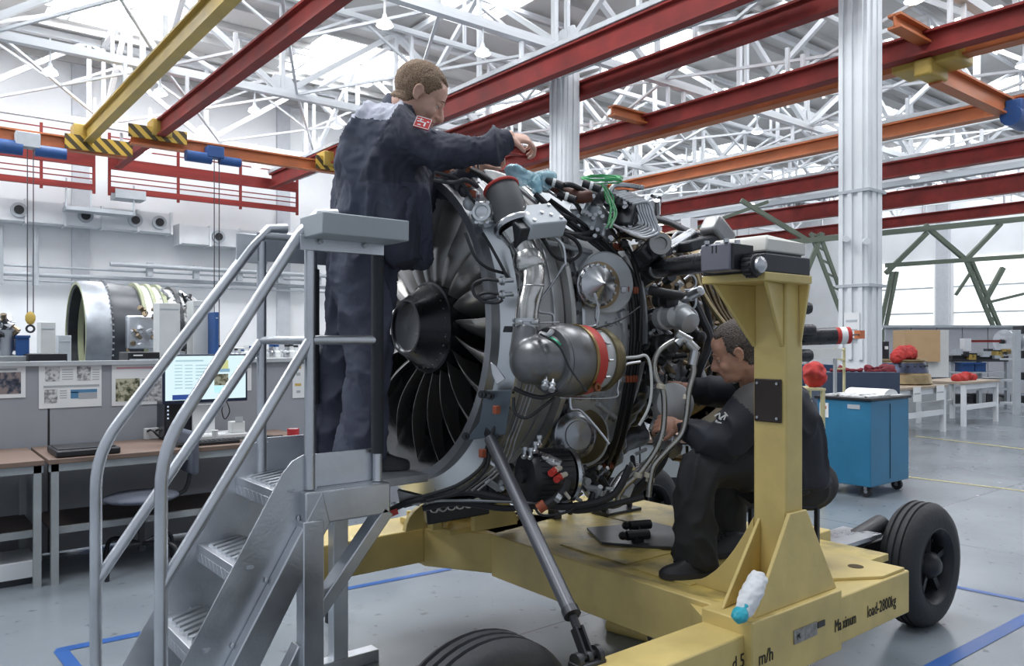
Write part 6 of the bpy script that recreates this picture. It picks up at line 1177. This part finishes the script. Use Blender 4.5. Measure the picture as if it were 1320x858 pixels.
t = empty('side_table', (6.3, 4.4, 0), 'small pale yellow table carrying the red cloth behind the post', 'table'); p0 = PD(1030, 499, 7.0); p1 = PD(1056, 499, 7.0); PYE = mat('pale_yellow', (.55, .5, .28), .5)
MB().prism([p0-FWD*.15, p1-FWD*.15, p1+FWD*.2, p0+FWD*.2], UP*-.02).build('table_top', PYE, t); 
for p in (p0-FWD*.13, p1-FWD*.13-RIGHT*.02, p1+FWD*.18-RIGHT*.02, p0+FWD*.18): bar(t, 'leg', V((p.x, p.y, 0)), V((p.x, p.y, p.z-.02)), .03, PYE)
def wtable(u0, u1, v0, v1, lab, z=.76):
    t = empty('work_table', (u0, v0, 0), lab, 'table'); MB().box2((u0, v0, z-.04), (u1, v1, z)).build('table_top', mat('tan_table_top', (.36, .29, .22), .5, var=.08), t, bevel=.004)
    for u in (u0+.02, u1-.09):
        for v in (v0+.02, v1-.09): MB().box2((u, v, 0), (u+.07, v+.07, z-.04)).build('leg', WHITE, t, smooth=False)
    for v in (v0+.03, v1-.07): MB().box2((u0+.09, v, z-.13), (u1-.09, v+.04, z-.04)).build('apron', WHITE, t, smooth=False); MB().box2((u0+.09, v, .28), (u1-.09, v+.04, .36)).build('stretcher', WHITE, t, smooth=False)
    return t
ta = wtable(11.15, 13.36, 5.45, 6.35, 'white framed work table just right of the blue cart'); wtable(14.3, 15.8, 5.55, 6.4, 'white framed work table farther right near the machine'); wtable(8.2, 10.1, 6.6, 7.5, 'white framed table half hidden behind the blue cart', .8)
for i, (px, py) in enumerate(((1182, 508), (1212, 506))): a = PV(px-5, py-9, 5.44); b = PV(px+5, py+9, 5.44); o = tag(MB().box2((a.x, 5.437, b.z), (b.x, 5.44, a.z)).build('paper_tag', PAPER, smooth=False), ['left white paper tag taped to the table front', 'right white paper tag taped to the table front'][i], 'paper'); MB().box2((a.x+.03, 5.435, (a.z+b.z)/2), (b.x-.03, 5.437, (a.z+b.z)/2+.02)).build('print', LINE, o)
c = V((12.9, 5.95, .762)); t = tag(MB().lathe([(0, .40), (.02, .43), (.05, .42), (.16, .40), (.18, .37), (.36, .32), (.38, .34), (.40, .34), (.40, .27), (0, .27)], c, UP, 40, cap=False, closed=True).build('turbine_ring', mat('brassy_metal', (.36, .27, .15), .35, .85, var=.3)), 'brassy conical turbine ring on the table under a red cloth', 'ring')
for k in range(20): a_ = k*pi/10; p = c+V((cos(a_)*.345, sin(a_)*.345, .30)); MB().ball(p, .02, 8).build('ring_hole', DARKM, t)
MB().lathe([(.19, .375), (.35, .328), (.35, .32), (.19, .36)], c, UP, 36, cap=False, closed=True).build('blue_band', mat('blued_steel', (.08, .09, .14), .35, .8, var=.4), t)
cloth('red_cloth', [c+V((-.42, -.1, .42)), c+V((-.1, 0, .47)), c+V((.15, .0, .48)), c+V((.42, .05, .46))], [.06, .12, .13, .07], 'bright red cloth draped on the brassy turbine ring', voxel=.02)
cloth('red_cloth', [PD(1118, 477, 10.2), PD(1135, 475, 10.2), PD(1152, 475, 10.2)], [.05, .07, .05], 'dark red cloth on a part left of the turbine ring', m=mat('dark_red_cloth', (.17, .015, .025), .75, var=.25), voxel=.015)
cloth('red_cloth', [V((14.5, 5.8, .80)), V((14.9, 5.8, .82)), V((15.3, 5.8, .80))], [.05, .08, .04], 'flat red cloth on the far right work table', voxel=.02)
cloth('red_cloth', [PD(1068, 477, 10.1), PD(1090, 476, 10.1), PD(1112, 477, 10.1)], [.03, .04, .03], 'long dark red cloth roll behind the blue cart', m=MATS['dark_red_cloth'], voxel=.015)
def pb(name, px0, py0, px1, py1, d, dep, m, par=None, lab=None, cat=None, group=None, bevel=0):
    c = PD((px0+px1)/2, (py0+py1)/2, d)+FWD*dep/2; o = MB().box(c, ((px1-px0)/FPX*d, dep, (py1-py0)/FPX*d), Matrix((RIGHT, FWD, UP)).transposed()).build(name, m, par, smooth=False, bevel=bevel); return tag(o, lab, cat, group) if lab else o
def fl(py): return 440+CZ*FPX/py
# stand for the red cloth parts
pb('low_bench', 1060, 480, 1160, 440+CZ*FPX/9.9, 9.9, .5, mat('navy_bench', (.035, .05, .085), .5), None, 'dark navy bench behind the blue cart with red cloths on it', 'bench')
CBD = mat('cardboard', (.46, .31, .17), .8, var=.05)
o = pb('cardboard_box', 1167, 425, 1212, 466, 15.5, .5, CBD, None, 'large plain cardboard box standing behind the turbine ring', 'box'); pb('white_side', 1212, 425, 1223, 486, 15.6, .5, WC, o); pb('lower_panel', 1196, 466, 1212, 486, 15.6, .45, WC, o)
pb('table_block', 1160, 486, 1226, 440+CZ*FPX/15.7, 15.7, .5, BG, None, 'grey pedestal under the large cardboard box', 'pedestal')
o = pb('dark_cabinet', 1119, 440, 1146, 440+CZ*FPX/13.5, 13.5, .5, DARKM, None, 'dark cabinet with white papers right of the big column base', 'cabinet'); pb('paper', 1121, 443, 1134, 452, 13.45, .02, PAPER, o); pb('paper', 1122, 459, 1133, 465, 13.45, .02, PAPER, o); pb('paper', 1141, 446, 1145, 450, 13.45, .02, PAPER, o); pb('gap', 1135, 441, 1136.5, 500, 13.44, .02, BLACK, o)
t = empty('low_partition', PD(1230, 470, 22), 'long pale waist-high partition behind the tables on the right', 'partition')
for k in range(6): pb('panel', 1142+33*k, 422, 1174+33*k, 440+CZ*FPX/22, 22, .1, mat('pale_panel', (.42, .43, .46), .6, var=.04), t)
pb('top_rail', 1140, 419, 1345, 422, 21.9, .2, GREY, t)
# machine with black carriage
t = empty('assembly_machine', PD(1265, 540, 17), 'machine frame with black carriage and red boom beside the tables', 'machine')
pb('bed', 1228, 458, 1300, 464, 17, .5, BLACK, t); pb('bed_rail', 1226, 463, 1300, 466, 16.9, .4, DARKM, t); pb('shaft', 1250, 438, 1290, 441, 17.4, .05, REDP, t); pb('head', 1244, 436, 1252, 452, 17.2, .2, WHITE, t)
for px in (1226, 1262, 1298): pb('upright', px, 464, px+4, 440+CZ*FPX/17, 17, .1, GREY, t)
for k in range(14): x = rnd.uniform(1228, 1300); y = rnd.uniform(448, 458); pb('carriage_part', x, y, x+rnd.uniform(3, 10), y+rnd.uniform(3, 7), 16.9, .2, rnd.choice([BLACK, DARKM, GREY, YELC]), t)
pb('lower_deck', 1226, 500, 1300, 503, 17, .5, GREY, t); pb('lower_deck', 1226, 487, 1300, 489, 17.1, .5, BG, t)
q = tag(MB().lathe([(0, .27), (.03, .27), (.03, .14), (.3, .14), (.3, .27), (.33, .27)], PD(1294, 440, 17.8), RIGHT+FWD*.4, 32).build('cable_spool', ALU), 'silver cable spool at the right edge above the machine', 'spool'); MB().cyl(PD(1290, 440, 17.8), PD(1312, 440, 18), .05, 12).build('axle', DARKM, q)
for i, (x0, x1) in enumerate(((1241, 1256), (1257, 1271))): o = pb('blue_crate', x0, 468, x1, 479, 16.8, .3, BLUEH, None, ['left blue crate inside the machine frame', 'right blue crate inside the machine frame'][i], 'crate'); pb('crate_rim', x0-.5, 467, x1+.5, 469, 16.75, .35, BLUEH, o)
pb('crate_shelf', 1232, 479, 1296, 481, 16.8, .4, GREY, t)
for k in range(9): x = 1232+8*k; pb('stored_part', x, 510+rnd.uniform(-3, 3), x+7, 520, 17.1, .3, rnd.choice([BLACK, DARKM, BLUEH, CASE]), t)
t = empty('storage_rack', PD(1314, 520, 15.5), 'light grey steel storage rack post assembly at the right edge', 'rack'); pb('upright', 1309, 425, 1316, 440+CZ*FPX/15.5, 15.5, .1, GREY, t); pb('upright', 1335, 425, 1342, 440+CZ*FPX/15.5, 15.5, .1, GREY, t)
for y in (430, 462, 490, 520): pb('shelf', 1309, y, 1342, y+2.5, 15.55, .5, GREY, t)
for k in range(8): y = (430, 462, 490, 520)[k % 4]; x = 1318+8*(k//4); pb('stored_box', x, y-10, x+7, y, 15.7, .3, rnd.choice([BLACK, DARKM, WC, BLUEH]), t)
t = empty('rear_bench', PD(880, 600, 6.6), 'grey low bench seen under the engine behind the far tyre', 'bench'); pb('bench_top', 772, 566, 985, 571, 6.6, .5, WOOD, t)
for k in range(4): pb('drawer_front', 774+52*k, 573, 824+52*k, 615, 6.62, .4, BG, t)
pb('plinth', 774, 615, 985, 440+CZ*FPX/6.65, 6.65, .35, DARKM, t)
# tube rack beside the post
t = empty('tube_rack', PD(1012, 620, 6.2), 'dark rack with wrapped black tubes sticking out right of the yellow post', 'rack'); FILM = mat('black_film', (.02, .02, .024), .3, var=.5, nscale=18)
for (x1, y, r) in ((1047, 397, .05), (1052, 425, .045), (1048, 458, .05)): p = PD(990, y, 6.2); q = PD(x1, y, 6.2); MB().tube([p, q-RIGHT*.03, q-RIGHT*.008, q], [r, r, r*.75, r*.3], 18).build('wrapped_tube', FILM, t)
p = PD(990, 436, 6.3); q = PD(1094, 432, 6.3); o = MB().cyl(p, q, .068, 22).build('wrapped_tube', FILM, t); MB().cyl(p.lerp(q, .83), p.lerp(q, 1.005), .0685, 22).build('red_end', RC, o); MB().cyl(p.lerp(q, .88), p.lerp(q, .955), .0695, 22).build('white_label', PAPER, o)
MB().box(PD(1108, 431, 6.6), (.08, .05, .07)).build('orange_block', mat('orange_block', (.55, .16, .06), .6), t); MB().cyl(q, PD(1108, 431, 6.6), .008, 6).build('link', DARKM, t)
for px in (994, 1018): pb('rack_post', px, 380, px+5, 440+CZ*FPX/6.35, 6.35, .05, DARKM, t)
for y in (407, 433, 468): pb('rack_arm', 990, y, 1026, y+3, 6.2, .2, DARKM, t)
pb('rack_plate', 1035, 449, 1085, 462, 7.6, .05, WC, None, 'white plate edge between the yellow post and the big column', 'plate'); 
o = bpy.data.objects['rack_plate']; pb('plate_leg', 1040, 462, 1043, 440+CZ*FPX/7.6, 7.6, .04, BG, o); pb('plate_leg', 1076, 462, 1079, 440+CZ*FPX/7.6, 7.6, .04, BG, o)
t = empty('step_ladder', PD(1085, 500, 9), 'small pale yellow ladder frame left of the big column', 'ladder')
for x in (1076, 1088): pb('upright', x, 448, x+2, 440+CZ*FPX/9, 9, .04, PYE, t)
for y in (450, 462, 474): pb('rung', 1076, y, 1090, y+2, 8.98, .04, PYE, t)
pb('blue_cabinet', 1028, 470, 1075, 440+CZ*FPX/11, 11, .5, mat('deep_blue', (.015, .05, .11), .5), None, 'deep blue cabinet far behind the yellow post', 'cabinet'); pb('door_line', 1050, 471, 1051, 560, 10.99, .02, DARKM, bpy.data.objects['blue_cabinet'])
